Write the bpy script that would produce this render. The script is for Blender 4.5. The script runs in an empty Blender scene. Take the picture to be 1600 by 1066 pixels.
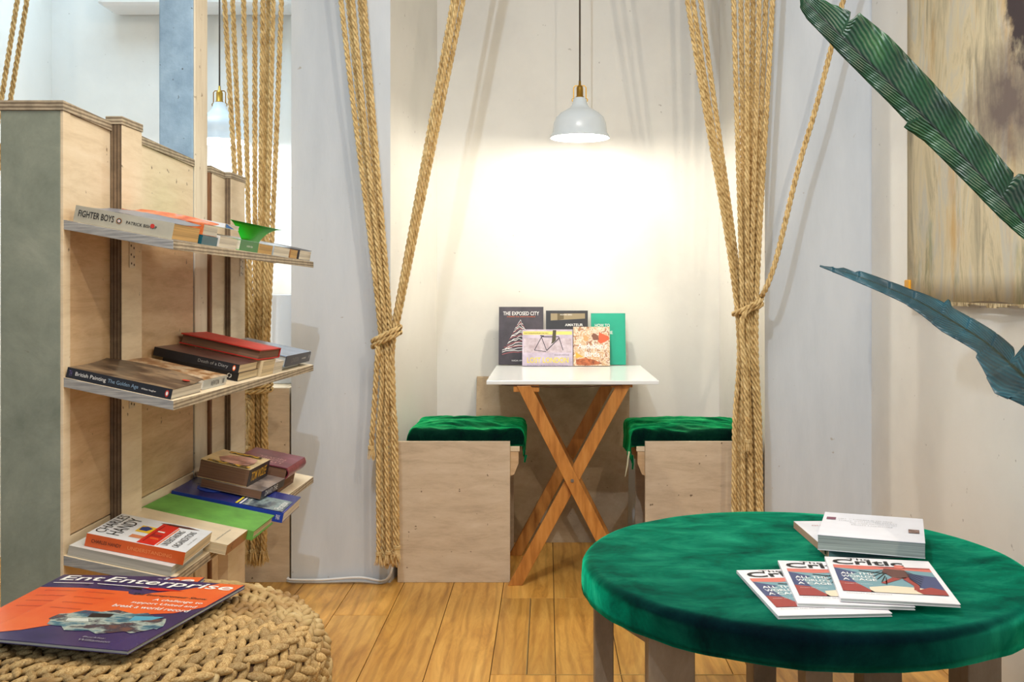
import bpy, bmesh, math, random
import numpy as np
from mathutils import Matrix, Vector, noise

random.seed(7)
SC = bpy.context.scene
COL = SC.collection

# ------------------------------------------------------------------ camera
CAM_H = 1.045
F, CX, CY = 1556.0, 855.0, 450.0
cam_d = bpy.data.cameras.new('camera')
cam_d.sensor_width = 36.0
cam_d.lens = F / 1600.0 * 36.0
cam_d.shift_x = -(CX - 800.0) / 1600.0
cam_d.shift_y = -(533.0 - CY) / 1600.0
cam_d.clip_start = 0.05
cam = bpy.data.objects.new('camera', cam_d)
COL.objects.link(cam)
cam.location = (0, 0, CAM_H)
cam.rotation_euler = (math.pi / 2, 0, 0)
SC.camera = cam

# ------------------------------------------------------------------ world, lights, exposure
SC.view_settings.view_transform = 'Standard'
SC.view_settings.look = 'None'
SC.view_settings.gamma = 1.0
SC.view_settings.use_curve_mapping = False
SC.view_settings.exposure = 0.2
world = bpy.data.worlds.new('daylight')
SC.world = world
world.use_nodes = True
bg = world.node_tree.nodes['Background']
bg.inputs[0].default_value = (0.66, 0.83, 1.0, 1)
bg.inputs[1].default_value = 0.62


def lamp(name, kind, loc, energy, color, target=None, size=0.1, **kw):
    ld = bpy.data.lights.new(name, kind)
    ld.energy = energy
    ld.color = color
    if kind == 'AREA':
        ld.size = size
    else:
        ld.shadow_soft_size = size
    for k, v in kw.items():
        setattr(ld, k, v)
    o = bpy.data.objects.new(name, ld)
    COL.objects.link(o)
    o.location = loc
    if target is not None:
        o.rotation_euler = (Vector(target) - Vector(loc)).to_track_quat('-Z', 'Y').to_euler()
    return o


# ceiling spotlights of the room, above and behind the camera, plus two unseen area lights added as fill
lamp('ceiling_spot', 'SPOT', (-0.35, 0.9, 2.68), 72, (0.74, 0.87, 1.0), (0.9, 3.5, 1.0), 0.016,
     spot_size=math.radians(95), spot_blend=0.6)
lamp('ceiling_spot', 'SPOT', (0.95, 0.2, 2.68), 64, (1.0, 0.84, 0.64), (0.1, 4.2, 1.4), 0.016,
     spot_size=math.radians(95), spot_blend=0.6)
lamp('ceiling_fill', 'AREA', (-0.05, 1.45, 2.74), 34, (1.0, 0.93, 0.82), (-0.05, 1.55, 0.0), 0.9)  # added overhead fill for the pouf, round table and floor
lamp('alcove_fill', 'AREA', (-1.55, 3.6, 2.70), 13, (0.60, 0.82, 1.0), (-1.55, 3.75, 0.0), 0.8)  # added cool fill that brightens the left alcove


# ------------------------------------------------------------------ helpers
def P(px, py, d):
    return Vector(((px - CX) * d / F, d, CAM_H + (CY - py) * d / F))


def FX(px, d):
    return (px - CX) * d / F


def lin(r, g, b):
    def f(v):
        v /= 255.0
        return v / 12.92 if v <= 0.04045 else ((v + 0.055) / 1.055) ** 2.4
    return (f(r), f(g), f(b), 1.0)


def link(o, parent=None, world_coords=False):
    COL.objects.link(o)
    if parent is not None:
        o.parent = parent
        if world_coords:
            o.matrix_parent_inverse = parent.matrix_basis.inverted()
    return o


def obj(name, verts, faces, mat, parent=None, wc=True, smooth=False, mats=None, idx=None):
    me = bpy.data.meshes.new(name)
    me.from_pydata([tuple(v) for v in verts], [], faces)
    for m in (mats or [mat]):
        me.materials.append(m)
    if idx is not None:
        me.polygons.foreach_set('material_index', idx)
    if smooth:
        me.polygons.foreach_set('use_smooth', [True] * len(me.polygons))
    me.update()
    o = bpy.data.objects.new(name, me)
    return link(o, parent, wc)


def bm_obj(name, bm, mat, parent=None, wc=True, smooth=False):
    me = bpy.data.meshes.new(name)
    bmesh.ops.recalc_face_normals(bm, faces=bm.faces)
    bm.to_mesh(me)
    bm.free()
    for m in (mat if isinstance(mat, list) else [mat]):
        me.materials.append(m)
    if smooth:
        me.polygons.foreach_set('use_smooth', [True] * len(me.polygons))
    o = bpy.data.objects.new(name, me)
    return link(o, parent, wc)


def add_hexa(bm, c, bevel=0.0):
    """c: 8 corners, bottom ring 0-3 then top ring 4-7"""
    v = [bm.verts.new(p) for p in c]
    fs = [bm.faces.new([v[i] for i in q]) for q in
          ((3, 2, 1, 0), (4, 5, 6, 7), (0, 1, 5, 4), (1, 2, 6, 5), (2, 3, 7, 6), (3, 0, 4, 7))]
    if bevel > 0:
        es = list({e for f in fs for e in f.edges})
        bmesh.ops.bevel(bm, geom=es, offset=bevel, segments=2, affect='EDGES', profile=0.5)
    return v


def add_box(bm, x0, x1, y0, y1, z0, z1, bevel=0.0):
    return add_hexa(bm, [(x0, y0, z0), (x1, y0, z0), (x1, y1, z0), (x0, y1, z0),
                         (x0, y0, z1), (x1, y0, z1), (x1, y1, z1), (x0, y1, z1)], bevel)


def box(name, x0, x1, y0, y1, z0, z1, mat, parent=None, bevel=0.0, wc=True):
    bm = bmesh.new()
    add_box(bm, x0, x1, y0, y1, z0, z1, bevel)
    return bm_obj(name, bm, mat, parent, wc)


def hexa(name, c, mat, parent=None, bevel=0.0, wc=True):
    bm = bmesh.new()
    add_hexa(bm, c, bevel)
    return bm_obj(name, bm, mat, parent, wc)


def add_bar(bm, a, b, w, t, side=Vector((0, 1, 0)), bevel=0.0):
    """bar from a to b, t thick along side, w wide across"""
    a = Vector(a); b = Vector(b)
    d = (b - a).normalized()
    s = (side - d * side.dot(d)).normalized()
    u = d.cross(s)
    c = []
    for p in (a, b):
        for i, j in ((-1, -1), (1, -1), (1, 1), (-1, 1)):
            c.append(p + u * (i * w / 2) + s * (j * t / 2))
    return add_hexa(bm, c, bevel)


def add_tube(bm, pts, rad, sides=8, caps=True):
    rings = []
    n = len(pts)
    pts = [Vector(p) for p in pts]
    for i, p in enumerate(pts):
        t = (pts[min(i + 1, n - 1)] - pts[max(i - 1, 0)]).normalized()
        ref = Vector((0, 1, 0)) if abs(t.y) < 0.9 else Vector((1, 0, 0))
        u = t.cross(ref).normalized()
        v = t.cross(u)
        r = rad[i] if isinstance(rad, (list, tuple)) else rad
        rings.append([bm.verts.new(p + (u * math.cos(2 * math.pi * k / sides) + v * math.sin(2 * math.pi * k / sides)) * r)
                      for k in range(sides)])
    for a, b in zip(rings, rings[1:]):
        for k in range(sides):
            bm.faces.new((a[k], a[(k + 1) % sides], b[(k + 1) % sides], b[k]))
    if caps:
        bm.faces.new(rings[0][::-1])
        bm.faces.new(rings[-1])


def add_lathe(bm, prof, center, seg=48, close=False):
    rings = []
    for r, z in prof:
        if r < 1e-6:
            rings.append([bm.verts.new((center[0], center[1], center[2] + z))])
        else:
            rings.append([bm.verts.new((center[0] + r * math.cos(2 * math.pi * k / seg),
                                        center[1] + r * math.sin(2 * math.pi * k / seg), center[2] + z)) for k in range(seg)])
    pairs = list(zip(rings, rings[1:]))
    if close:
        pairs.append((rings[-1], rings[0]))
    for a, b in pairs:
        for k in range(seg):
            k2 = (k + 1) % seg
            if len(a) == 1:
                bm.faces.new((a[0], b[k], b[k2]))
            elif len(b) == 1:
                bm.faces.new((a[k], a[k2], b[0]))
            else:
                bm.faces.new((a[k], a[k2], b[k2], b[k]))


def tag(o, label, cat, group=None):
    o['label'] = label
    o['category'] = cat
    if group:
        o['group'] = group
    return o


def thing(name, label, cat, mat4=None, group=None):
    o = bpy.data.objects.new(name, None)
    o.empty_display_size = 0.05
    if mat4 is not None:
        o.matrix_basis = mat4 if isinstance(mat4, Matrix) else Matrix.Translation(mat4)
    COL.objects.link(o)
    return tag(o, label, cat, group)


def structure(o):
    o['kind'] = 'structure'
    return o


# ------------------------------------------------------------------ materials
MATS = {}


class NT:
    def __init__(self, name):
        self.m = bpy.data.materials.new(name)
        self.m.use_nodes = True
        self.t = self.m.node_tree
        self.b = self.t.nodes['Principled BSDF']

    def n(self, kind, **kw):
        nd = self.t.nodes.new(kind)
        for k, v in kw.items():
            if k.startswith('i_'):
                key = k[2:].replace('_', ' ')
                nd.inputs[key].default_value = v
            else:
                setattr(nd, k, v)
        return nd

    def l(self, a, b):
        self.t.links.new(a, b)

    def ramp(self, fac, stops, interp='LINEAR'):
        r = self.n('ShaderNodeValToRGB')
        r.color_ramp.interpolation = interp
        e = r.color_ramp.elements
        while len(e) < len(stops):
            e.new(0.5)
        for q, (p, c) in zip(e, stops):
            q.position = p
            q.color = c
        if fac is not None:
            self.l(fac, r.inputs[0])
        return r

    def mix(self, fac, a, b, mode='MIX'):
        x = self.n('ShaderNodeMix', data_type='RGBA', blend_type=mode)
        for sock, v in ((x.inputs[0], fac), (x.inputs[6], a), (x.inputs[7], b)):
            if isinstance(v, (int, float)):
                sock.default_value = v
            elif isinstance(v, tuple):
                sock.default_value = v
            else:
                self.l(v, sock)
        return x.outputs[2]

    def coord(self, scale=(1, 1, 1), kind='Object', rot=(0, 0, 0)):
        tc = self.n('ShaderNodeTexCoord')
        mp = self.n('ShaderNodeMapping')
        mp.inputs['Scale'].default_value = scale
        mp.inputs['Rotation'].default_value = rot
        self.l(tc.outputs[kind], mp.inputs[0])
        return mp.outputs[0]

    def noise(self, vec, scale, detail=4, rough=0.55, dist=0.0):
        x = self.n('ShaderNodeTexNoise')
        x.inputs['Scale'].default_value = scale
        x.inputs['Detail'].default_value = detail
        x.inputs['Roughness'].default_value = rough
        x.inputs['Distortion'].default_value = dist
        if vec is not None:
            self.l(vec, x.inputs['Vector'])
        return x.outputs['Fac']

    def bump(self, h, strength, dist=0.002):
        x = self.n('ShaderNodeBump')
        x.inputs['Strength'].default_value = strength
        x.inputs['Distance'].default_value = dist
        self.l(h, x.inputs['Height'])
        self.l(x.outputs[0], self.b.inputs['Normal'])


def flat(name, rgb, rough=0.6, metal=0.0, spec=None, emit=None, estr=0.0):
    if name in MATS:
        return MATS[name]
    t = NT(name)
    t.b.inputs['Base Color'].default_value = lin(*rgb)
    t.b.inputs['Roughness'].default_value = rough
    t.b.inputs['Metallic'].default_value = metal
    if emit:
        t.b.inputs['Emission Color'].default_value = emit
        t.b.inputs['Emission Strength'].default_value = estr
    MATS[name] = t.m
    return t.m


def mottled(name, cols, scale=8, stretch=(1, 1, 1), rough=0.6, bump=0.0, detail=5, speck=None, rand=0.0, dist=0.0,
            bscale=None, bdist=0.002, metal=0.0, nrough=0.6):
    """noise-driven colour: cols = [(pos, (r,g,b)), ...]"""
    if name in MATS:
        return MATS[name]
    t = NT(name)
    v = t.coord(stretch)
    f = t.noise(v, scale, detail, nrough, dist)
    col = t.ramp(f, [(p, lin(*c)) for p, c in cols]).outputs[0]
    if speck:
        v2 = t.coord((1, 1, 1))
        f2 = t.noise(v2, speck[0], 2, 0.5)
        k = t.ramp(f2, [(speck[1], (0, 0, 0, 1)), (speck[1] + 0.04, (1, 1, 1, 1))]).outputs[0]
        col = t.mix(k, col, lin(*speck[2]))
    if rand:
        oi = t.n('ShaderNodeObjectInfo')
        rr = t.ramp(oi.outputs['Random'], [(0, (1 - rand, 1 - rand, 1 - rand, 1)), (1, (1 + rand * .4, 1 + rand * .4, 1 + rand * .4, 1))]).outputs[0]
        col = t.mix(1.0, col, rr, 'MULTIPLY')
    t.l(col, t.b.inputs['Base Color'])
    t.b.inputs['Roughness'].default_value = rough
    t.b.inputs['Metallic'].default_value = metal
    if bump:
        fb = f if bscale is None else t.noise(t.coord(stretch), bscale, 4, 0.6)
        t.bump(fb, bump, bdist)
    MATS[name] = t.m
    return t.m


WALL = mottled('white_plaster', [(0.3, (219, 217, 212)), (0.5, (228, 226, 220)), (0.75, (233, 231, 226))], 2.2,
               rough=0.7, bump=0.25, bscale=60, speck=(38, 0.735, (186, 182, 176)), bdist=0.001)
WALLP = mottled('cool_tint_plaster', [(0.3, (194, 201, 209)), (0.55, (207, 213, 220)), (0.8, (216, 220, 225))], 2.0, (3, 3, .7),
                rough=0.75, bump=0.3, bscale=45, speck=(38, 0.735, (176, 174, 172)), bdist=0.001)  # cool light on the white pier fronts tinted into the plaster colour
CEIL = flat('ceiling_paint', (236, 236, 234), 0.8)


def plywood(name, a, b, c, stretch=(2, 2, 14), speck=(130, 110, 84), bump=0.15):
    return mottled(name, [(0.25, a), (0.5, b), (0.78, c)], 2.4, stretch, 0.62, bump, 11, (46, 0.73, speck), bdist=0.001, dist=0.3, nrough=0.74)


PLY = plywood('pale_plywood', (176, 154, 124), (205, 185, 154), (222, 207, 180))
PLYW = plywood('warm_plywood', (172, 138, 100), (203, 170, 130), (222, 196, 160))
PLYT = plywood('tan_plywood_board', (150, 128, 98), (178, 155, 124), (196, 176, 148), (3, 3, 4))
PLYG = plywood('grey_green_plywood', (116, 126, 114), (140, 149, 136), (166, 172, 158), (3, 3, 3), (110, 112, 100))
PLYL = plywood('light_plywood', (205, 184, 152), (226, 208, 178), (238, 224, 200))
BOXP = plywood('scuffed_box_plywood', (172, 152, 128), (202, 183, 158), (218, 203, 182), (2, 2, 9), (118, 100, 80))
PALEW = mottled('chipped_cream_paint', [(0.3, (212, 198, 174)), (0.6, (232, 220, 198))], 5, (5, 5, 1), 0.6, 0.15, speck=(40, .7, (176, 158, 132)))
POSTB = mottled('rough_grey_concrete_paint', [(0.3, (128, 156, 182)), (0.6, (154, 182, 206)), (0.8, (172, 196, 216))], 16, rough=0.85, bump=0.6, bscale=70,
                speck=(60, .70, (100, 112, 122)))


def plyedge(name, axis, dark=False, freq=260):
    if name in MATS:
        return MATS[name]
    t = NT(name)
    v = t.coord((1, 1, 1))
    w = t.n('ShaderNodeTexWave', wave_type='BANDS', bands_direction=axis)
    w.inputs['Scale'].default_value = freq / 6.283 * 1.0
    w.inputs['Distortion'].default_value = 0.6
    w.inputs['Detail'].default_value = 2
    t.l(v, w.inputs['Vector'])
    if dark:
        col = t.ramp(w.outputs['Fac'], [(0.2, lin(96, 78, 60)), (0.8, lin(132, 112, 88))]).outputs[0]
    else:
        col = t.ramp(w.outputs['Fac'], [(0.15, lin(128, 112, 92)), (0.75, lin(188, 174, 150))]).outputs[0]
    n2 = t.noise(t.coord((6, 6, 6)), 8, 4)
    k = t.ramp(n2, [(0.35, (0.72, 0.72, 0.72, 1)), (0.65, (1.05, 1.05, 1.05, 1))]).outputs[0]
    t.l(t.mix(1.0, col, k, 'MULTIPLY'), t.b.inputs['Base Color'])
    t.b.inputs['Roughness'].default_value = 0.75
    MATS[name] = t.m
    return t.m


EDGEZ = plyedge('plywood_edge_layers', 'Z')
EDGEZG = mottled('grey_plywood_edge', [(0.3, (122, 124, 126)), (0.6, (170, 170, 168)), (.8, (196, 194, 188))], 9, (2, 2, 40), 0.75, 0.2)
EDGEX = plyedge('plywood_edge_layers_upright', 'X', True)
BROWNEDGE = mottled('brown_plywood_edge', [(0.3, (96, 62, 36)), (0.7, (136, 92, 58))], 8, (20, 20, 2), 0.7)
BRACKET = flat('cream_steel', (214, 200, 176), 0.45, 0.3)
HOLE = flat('dark_hole', (52, 40, 30), 0.8)

# floor boards
t = NT('honey_oak')
oi = t.n('ShaderNodeObjectInfo')
v = t.coord((7, 0.8, 1))
off = t.n('ShaderNodeVectorMath', operation='ADD')
mul = t.n('ShaderNodeMath', operation='MULTIPLY')
mul.inputs[1].default_value = 37.0
t.l(oi.outputs['Random'], mul.inputs[0])
t.l(v, off.inputs[0]); t.l(mul.outputs[0], off.inputs[1])
f1 = t.noise(off.outputs[0], 2.6, 11, 0.74, 1.0)
c1 = t.ramp(f1, [(0.25, lin(150, 104, 44)), (0.45, lin(200, 146, 66)), (0.62, lin(222, 172, 88)), (0.8, lin(234, 192, 112))]).outputs[0]
w = t.n('ShaderNodeTexWave', wave_type='RINGS', rings_direction='Y')
w.inputs['Scale'].default_value = 1.6
w.inputs['Distortion'].default_value = 7
w.inputs['Detail'].default_value = 3
w.inputs['Detail Scale'].default_value = 1.2
t.l(off.outputs[0], w.inputs['Vector'])
k = t.ramp(w.outputs['Fac'], [(0.0, (0.74, 0.70, 0.62, 1)), (0.35, (1, 1, 1, 1))]).outputs[0]
c2 = t.mix(0.7, c1, k, 'MULTIPLY')
f3 = t.noise(t.coord((9, 9, 9)), 1.1, 3)
kn = t.ramp(f3, [(0.70, (1, 1, 1, 1)), (0.76, (0.45, 0.36, 0.28, 1))]).outputs[0]
c3 = t.mix(1.0, c2, kn, 'MULTIPLY')
rr = t.ramp(oi.outputs['Random'], [(0, (0.82, 0.80, 0.78, 1)), (1, (1.08, 1.05, 1.0, 1))]).outputs[0]
t.l(t.mix(1.0, c3, rr, 'MULTIPLY'), t.b.inputs['Base Color'])
t.b.inputs['Roughness'].default_value = 0.38
t.bump(w.outputs['Fac'], 0.12, 0.001)
OAK = t.m
GAP = flat('dark_floor_gap', (58, 38, 20), 0.9)
BRASS_TRIM = flat('pale_metal_trim', (196, 168, 112), 0.35, 0.6)


def velvet(name, dark, pile, scale=5, power=1.0):
    """dark ground cloth plus a pile that catches light at grazing angles"""
    t = NT(name)
    f = t.noise(t.coord((1, 1.6, 1)), scale, 8, 0.66, 0.4)
    lo, mid, hi = pile
    col = t.ramp(f, [(0.30, lin(*lo)), (0.5, lin(*mid)), (0.70, lin(*hi))]).outputs[0]
    k = t.ramp(f, [(0.3, lin(*dark[0])), (0.7, lin(*dark[1]))]).outputs[0]
    t.l(k, t.b.inputs['Base Color'])
    t.b.inputs['Roughness'].default_value = 0.9
    t.b.inputs['Specular IOR Level'].default_value = 0.05
    t.bump(t.noise(t.coord((1, 1, 1)), 260, 2), 0.2, 0.001)
    sh = t.n('ShaderNodeBsdfSheen', distribution='ASHIKHMIN')
    sh.inputs['Roughness'].default_value = power
    t.l(col, sh.inputs['Color'])
    ad = t.n('ShaderNodeAddShader')
    t.l(t.b.outputs[0], ad.inputs[0]); t.l(sh.outputs[0], ad.inputs[1])
    t.l(ad.outputs[0], t.t.nodes['Material Output'].inputs['Surface'])
    MATS[name] = t.m
    return t.m


VELVET = velvet('emerald_velvet', ((0, 10, 18), (0, 28, 34)), ((0, 104, 80), (0, 186, 136), (60, 244, 184)), 6, 0.40)
VELVET2 = velvet('emerald_velvet_cushion', ((0, 16, 18), (0, 40, 30)), ((0, 120, 72), (20, 196, 112), (90, 240, 150)), 10, 0.5)

# rope
t = NT('jute_rope')
v = t.coord((1, 1, 1))
f = t.noise(v, 60, 3)
c1 = t.ramp(f, [(0.3, lin(172, 138, 86)), (0.55, lin(214, 184, 128)), (0.8, lin(238, 214, 164))]).outputs[0]
t.l(c1, t.b.inputs['Base Color'])
t.b.inputs['Roughness'].default_value = 0.85
t.bump(t.noise(v, 500, 2), 0.5, 0.001)
ROPE = t.m
FRINGE = mottled('frayed_jute', [(0.3, (196, 164, 106)), (0.7, (232, 208, 158))], 80, rough=0.9)
WICK = mottled('water_hyacinth', [(0.25, (124, 90, 46)), (0.42, (184, 144, 86)), (0.6, (218, 188, 130)), (0.8, (238, 218, 174))], 13, (1, 1, 1), 0.6, 0.3,
               bscale=160, rand=0.35)
WICKBASE = flat('wicker_dark_core', (74, 50, 26), 0.9)  # plain dark brown body under the braid strands
PINE = mottled('orange_pine', [(0.3, (158, 98, 38)), (0.55, (194, 130, 60)), (0.8, (210, 152, 82))], 6, (8, 8, 1.2), 0.45, 0.05)
LAMINATE = flat('white_laminate', (236, 240, 242), 0.18)
ENAMEL = flat('white_enamel', (214, 224, 232), 0.25)
ENAMEL_IN = flat('white_enamel_inside', (250, 248, 240), 0.4)
BRASS = flat('brass', (178, 138, 58), 0.3, 0.9)
CORD = flat('dark_cord', (70, 58, 46), 0.7)
BULB = flat('glowing_bulb', (255, 250, 235), 0.4, emit=(1.0, 0.93, 0.8, 1), estr=30.0)
WHITEP = flat('white_plastic', (232, 232, 232), 0.4)
STEEL = flat('steel', (150, 145, 138), 0.35, 0.8)
LEGW = plywood('grey_wood_leg', (118, 104, 86), (146, 130, 110), (170, 154, 134), (5, 5, 2))
PAGES = {}


def pages(key, rgb):
    if key not in PAGES:
        t = NT('page_edges_' + key)
        v = t.coord((3, 3, 420))
        f = t.noise(v, 1.0, 3)
        d = tuple(int(x * 0.78) for x in rgb)
        t.l(t.ramp(f, [(0.3, lin(*d)), (0.6, lin(*rgb))]).outputs[0], t.b.inputs['Base Color'])
        t.b.inputs['Roughness'].default_value = 0.85
        t.bump(f, 0.3, 0.0006)
        PAGES[key] = t.m
    return PAGES[key]


PG_CREAM = pages('cream', (226, 208, 172))
PG_WHITE = pages('white', (226, 220, 206))
PG_TAN = pages('tan', (206, 168, 108))
PG_DARK = pages('brown', (122, 88, 66))
PG_GREY = pages('grey', (196, 200, 196))
INK = flat('black_ink', (28, 26, 26), 0.6)
INKW = flat('white_ink', (240, 240, 238), 0.5)
INKR = flat('red_ink', (196, 52, 40), 0.5)
INKY = flat('yellow_ink', (236, 216, 60), 0.5)
INKO = flat('orange_ink', (226, 104, 40), 0.5)
INKG = flat('grey_ink', (150, 150, 150), 0.5)


def cover(name, rgb, var=0.12, rough=0.35, scale=14):
    a = tuple(max(0, int(x * (1 - var))) for x in rgb)
    b = tuple(min(255, int(x * (1 + var))) for x in rgb)
    return mottled('cover_' + name, [(0.3, a), (0.7, b)], scale, rough=rough)


# ------------------------------------------------------------------ lettering and flat print
_text_cache = {}


def text_mesh(s, bold=0.0):
    key = (s, bold)
    if key not in _text_cache:
        cu = bpy.data.curves.new('t', 'FONT')
        cu.body = s
        cu.size = 1.0
        cu.resolution_u = 3
        cu.offset = bold
        o = bpy.data.objects.new('t', cu)
        me = bpy.data.meshes.new_from_object(o)
        co = np.array([v.co[:2] for v in me.vertices])
        fs = [tuple(p.vertices) for p in me.polygons]
        bpy.data.objects.remove(o)
        bpy.data.meshes.remove(me)
        bpy.data.curves.remove(cu)
        _text_cache[key] = (co, fs)
    return _text_cache[key]


def lettering(parent, s, origin, right, up, w, h, mat, bold=0.0, name='lettering', slant=0.0):
    """text fitted in a w x h rectangle whose lower left corner is origin (parent's local space)"""
    co, fs = text_mesh(s, bold)
    mn, mx = co.min(0), co.max(0)
    q = (co - mn) / (mx - mn)
    o, r, u = Vector(origin), Vector(right).normalized(), Vector(up).normalized()
    vs = [o + r * (a * w + b * slant * h) + u * (b * h) for a, b in q]
    return obj(name, vs, fs, mat, parent, wc=False)


def patch(parent, pts, z, mat, name='cover_print', th=0.0004):
    """flat print: polygon in parent's local xy at height z"""
    return obj(name, [(x, y, z + th) for x, y in pts], [tuple(range(len(pts)))], mat, parent, wc=False)


def rect(x0, x1, y0, y1):
    return [(x0, y0), (x1, y0), (x1, y1), (x0, y1)]


# ------------------------------------------------------------------ books
def book(name, label, cat, M4, L, W, T, cov, pg, spine=None, hard=False, curl=0.0, bulge=0.0, group=None, wave=0.0):
    """x along the spine, spine face at y=0 facing -y, top cover at z=T"""
    root = thing(name, label, cat, M4, group)
    c = 0.0028 if hard else 0.0011
    ov = 0.003 if hard else 0.0
    ny, nx = 8, 10
    path_o, path_i, isp = [], [], []
    for i in range(2):
        y = W * (1 - i)
        path_o.append((y, 0.0, 0)); path_i.append((max(y, c), c, 0))
    ns = 6
    if bulge > 0:
        for k in range(1, ns):
            a = k / ns
            path_o.append((-bulge * math.sin(math.pi * a), T * a, 0))
            path_i.append((c - bulge * math.sin(math.pi * a), c + (T - 2 * c) * a, 0))
    nsp0 = 1
    nsp1 = len(path_o)
    for k in range(ny + 1):
        y = W * k / ny
        path_o.append((y, T, (k / ny)))
        path_i.append((max(y, c), T - c, (k / ny)))
    vs = []
    m = len(path_o)
    for j in range(nx + 1):
        x = L * j / nx
        fx = j / nx
        for path in (path_o, path_i):
            for (y, z, k) in path:
                dz = curl * (k ** 3) * (0.35 + 0.65 * math.sin(math.pi * (0.15 + 0.75 * fx)))
                dz += wave * k * math.sin(fx * 7.0 + 1.0) if k else 0.0
                vs.append((x, y, z + dz))
    fs, idx = [], []
    st = 2 * m

    def F4(a, b, c_, d, mi):
        fs.append((a, b, c_, d)); idx.append(mi)
    for j in range(nx):
        b0, b1 = j * st, (j + 1) * st
        for k in range(m - 1):
            sp = 1 if nsp0 <= k < nsp1 else 0
            F4(b0 + k, b1 + k, b1 + k + 1, b0 + k + 1, sp)
            F4(b0 + m + k + 1, b1 + m + k + 1, b1 + m + k, b0 + m + k, 0)
        F4(b0, b0 + m, b1 + m, b1, 0)
        F4(b0 + m - 1, b1 + m - 1, b1 + 2 * m - 1, b0 + 2 * m - 1, 0)
    for b0, fl in ((0, False), (nx * st, True)):
        for k in range(m - 1):
            q = (b0 + k, b0 + k + 1, b0 + m + k + 1, b0 + m + k)
            sp = 1 if nsp0 <= k < nsp1 else 0
            F4(*(q if not fl else q[::-1]), sp)
    obj('cover', vs, fs, None, root, wc=False, mats=[cov, spine or cov], idx=idx)
    # page block with a slightly hollow fore-edge
    x0, x1, y1 = ov + 0.0004, L - ov - 0.0004, W - ov - 0.0006
    n = 6
    vs, fs = [], []
    for x in (x0, x1):
        vs += [(x, c * 0.5, c * 0.9), (x, c * 0.5, T - c * 0.9)]
        for k in range(n + 1):
            a = k / n
            z = T - c * 0.9 - (T - 1.8 * c) * a
            vs.append((x, y1 - (0.0025 if hard else 0.0012) * math.sin(math.pi * a), z))
    q = n + 3
    fs.append(tuple(range(q))[::-1]); fs.append(tuple(range(q, 2 * q)))
    for k in range(q):
        k2 = (k + 1) % q
        fs.append((k, k2, q + k2, q + k))
    obj('page_block', vs, fs, pg, root, wc=False)
    return root


X, Y, Z = Vector((1, 0, 0)), Vector((0, 1, 0)), Vector((0, 0, 1))


def spine_text(root, s, T, x, w, h, mat, z=None, bold=0.0, y=-0.0006):
    zz = (T - h) / 2 if z is None else z
    return lettering(root, s, (x, y, zz), X, Z, w, h, mat, bold, 'spine_lettering')


# ------------------------------------------------------------------ the room
YF = 3.53        # front plane of the piers
YB = 4.26        # back wall of the alcoves
ZC = 2.80
XR = 1.15        # right wall
XL = -2.12       # far left wall
NL0, NL1 = FX(610, YF), FX(683, YB)
NR0, NR1 = FX(1195, YF), FX(1124, YB)
PL0 = FX(455, YF)

structure(box('wall_back', XL - 0.1, XR + 0.1, YB, YB + 0.1, 0, ZC, WALL))
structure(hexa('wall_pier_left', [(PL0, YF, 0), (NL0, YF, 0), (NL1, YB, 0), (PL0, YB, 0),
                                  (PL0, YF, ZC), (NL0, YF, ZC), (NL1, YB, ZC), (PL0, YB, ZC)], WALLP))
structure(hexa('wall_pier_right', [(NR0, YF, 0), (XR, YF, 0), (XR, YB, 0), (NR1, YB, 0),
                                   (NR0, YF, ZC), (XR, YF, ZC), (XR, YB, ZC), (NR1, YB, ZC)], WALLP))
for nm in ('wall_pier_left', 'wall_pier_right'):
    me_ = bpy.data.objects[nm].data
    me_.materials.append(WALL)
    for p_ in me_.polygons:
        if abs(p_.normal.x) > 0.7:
            p_.material_index = 1  # jamb faces keep the plaster without the cool tint
structure(box('wall_right', XR, XR + 0.1, -3.0, YB, 0, ZC, WALL))
structure(box('wall_left', XL - 0.1, XL, 0.6, YB, 0, ZC, WALL))
structure(box('ceiling', XL - 0.1, XR + 0.1, -3.0, YB + 0.1, ZC, ZC + 0.08, CEIL))

# floor: dark sub-floor with every board as a piece of its own, cut round the hatch
fl = structure(box('floor', XL - 0.1, XR + 0.1, -3.0, YB + 0.1, -0.06, -0.006, GAP))
HX0, HX1, HY0, HY1 = -0.055, 0.503, 2.69, 3.353
PW, PX0 = 0.1765, 0.0227
cells = []
for kcol in range(-13, 8):
    x0, x1 = PX0 + kcol * PW, PX0 + (kcol + 1) * PW
    x0, x1 = max(x0, XL), min(x1, XR)
    if x1 - x0 < 0.01:
        continue
    ys = [-3.0, -1.0 + random.uniform(-.4, .4), 1.0 + random.uniform(-.5, .5), 2.3 + random.uniform(-.5, .3),
          3.75 + random.uniform(-.35, .3), YB]
    if kcol == -4:
        ys = [-3, -0.8, 1.4, 3.18, YB]
    if kcol in (-1, 0, 1, 2):
        ys = [-3.0, -0.7, 1.1, HY0, HY1, YB]
    xs = [x0, x1]
    if x0 < HX0 < x1:
        xs = [x0, HX0, x1]
    if x0 < HX1 < x1:
        xs = [x0, HX1, x1]
    for ya, yb in zip(ys, ys[1:]):
        inh = abs(ya - HY0) < 1e-6
        if inh or len(xs) == 2:
            for xa, xb in zip(xs, xs[1:]):
                cells.append((xa, xb, ya, yb))
        else:
            cells.append((x0, x1, ya, yb))
for xa, xb, ya, yb in cells:
    if yb < 0.4:
        continue
    cx, cy = (xa + xb) / 2, (ya + yb) / 2
    bm = bmesh.new()
    g = 0.0011
    add_box(bm, xa - cx + g, xb - cx - g, ya - cy + g, yb - cy - g, -0.006, 0.0, 0.0007)
    o = bm_obj('plank', bm, OAK, fl, wc=False)
    o.location = (cx, cy, 0)
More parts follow.
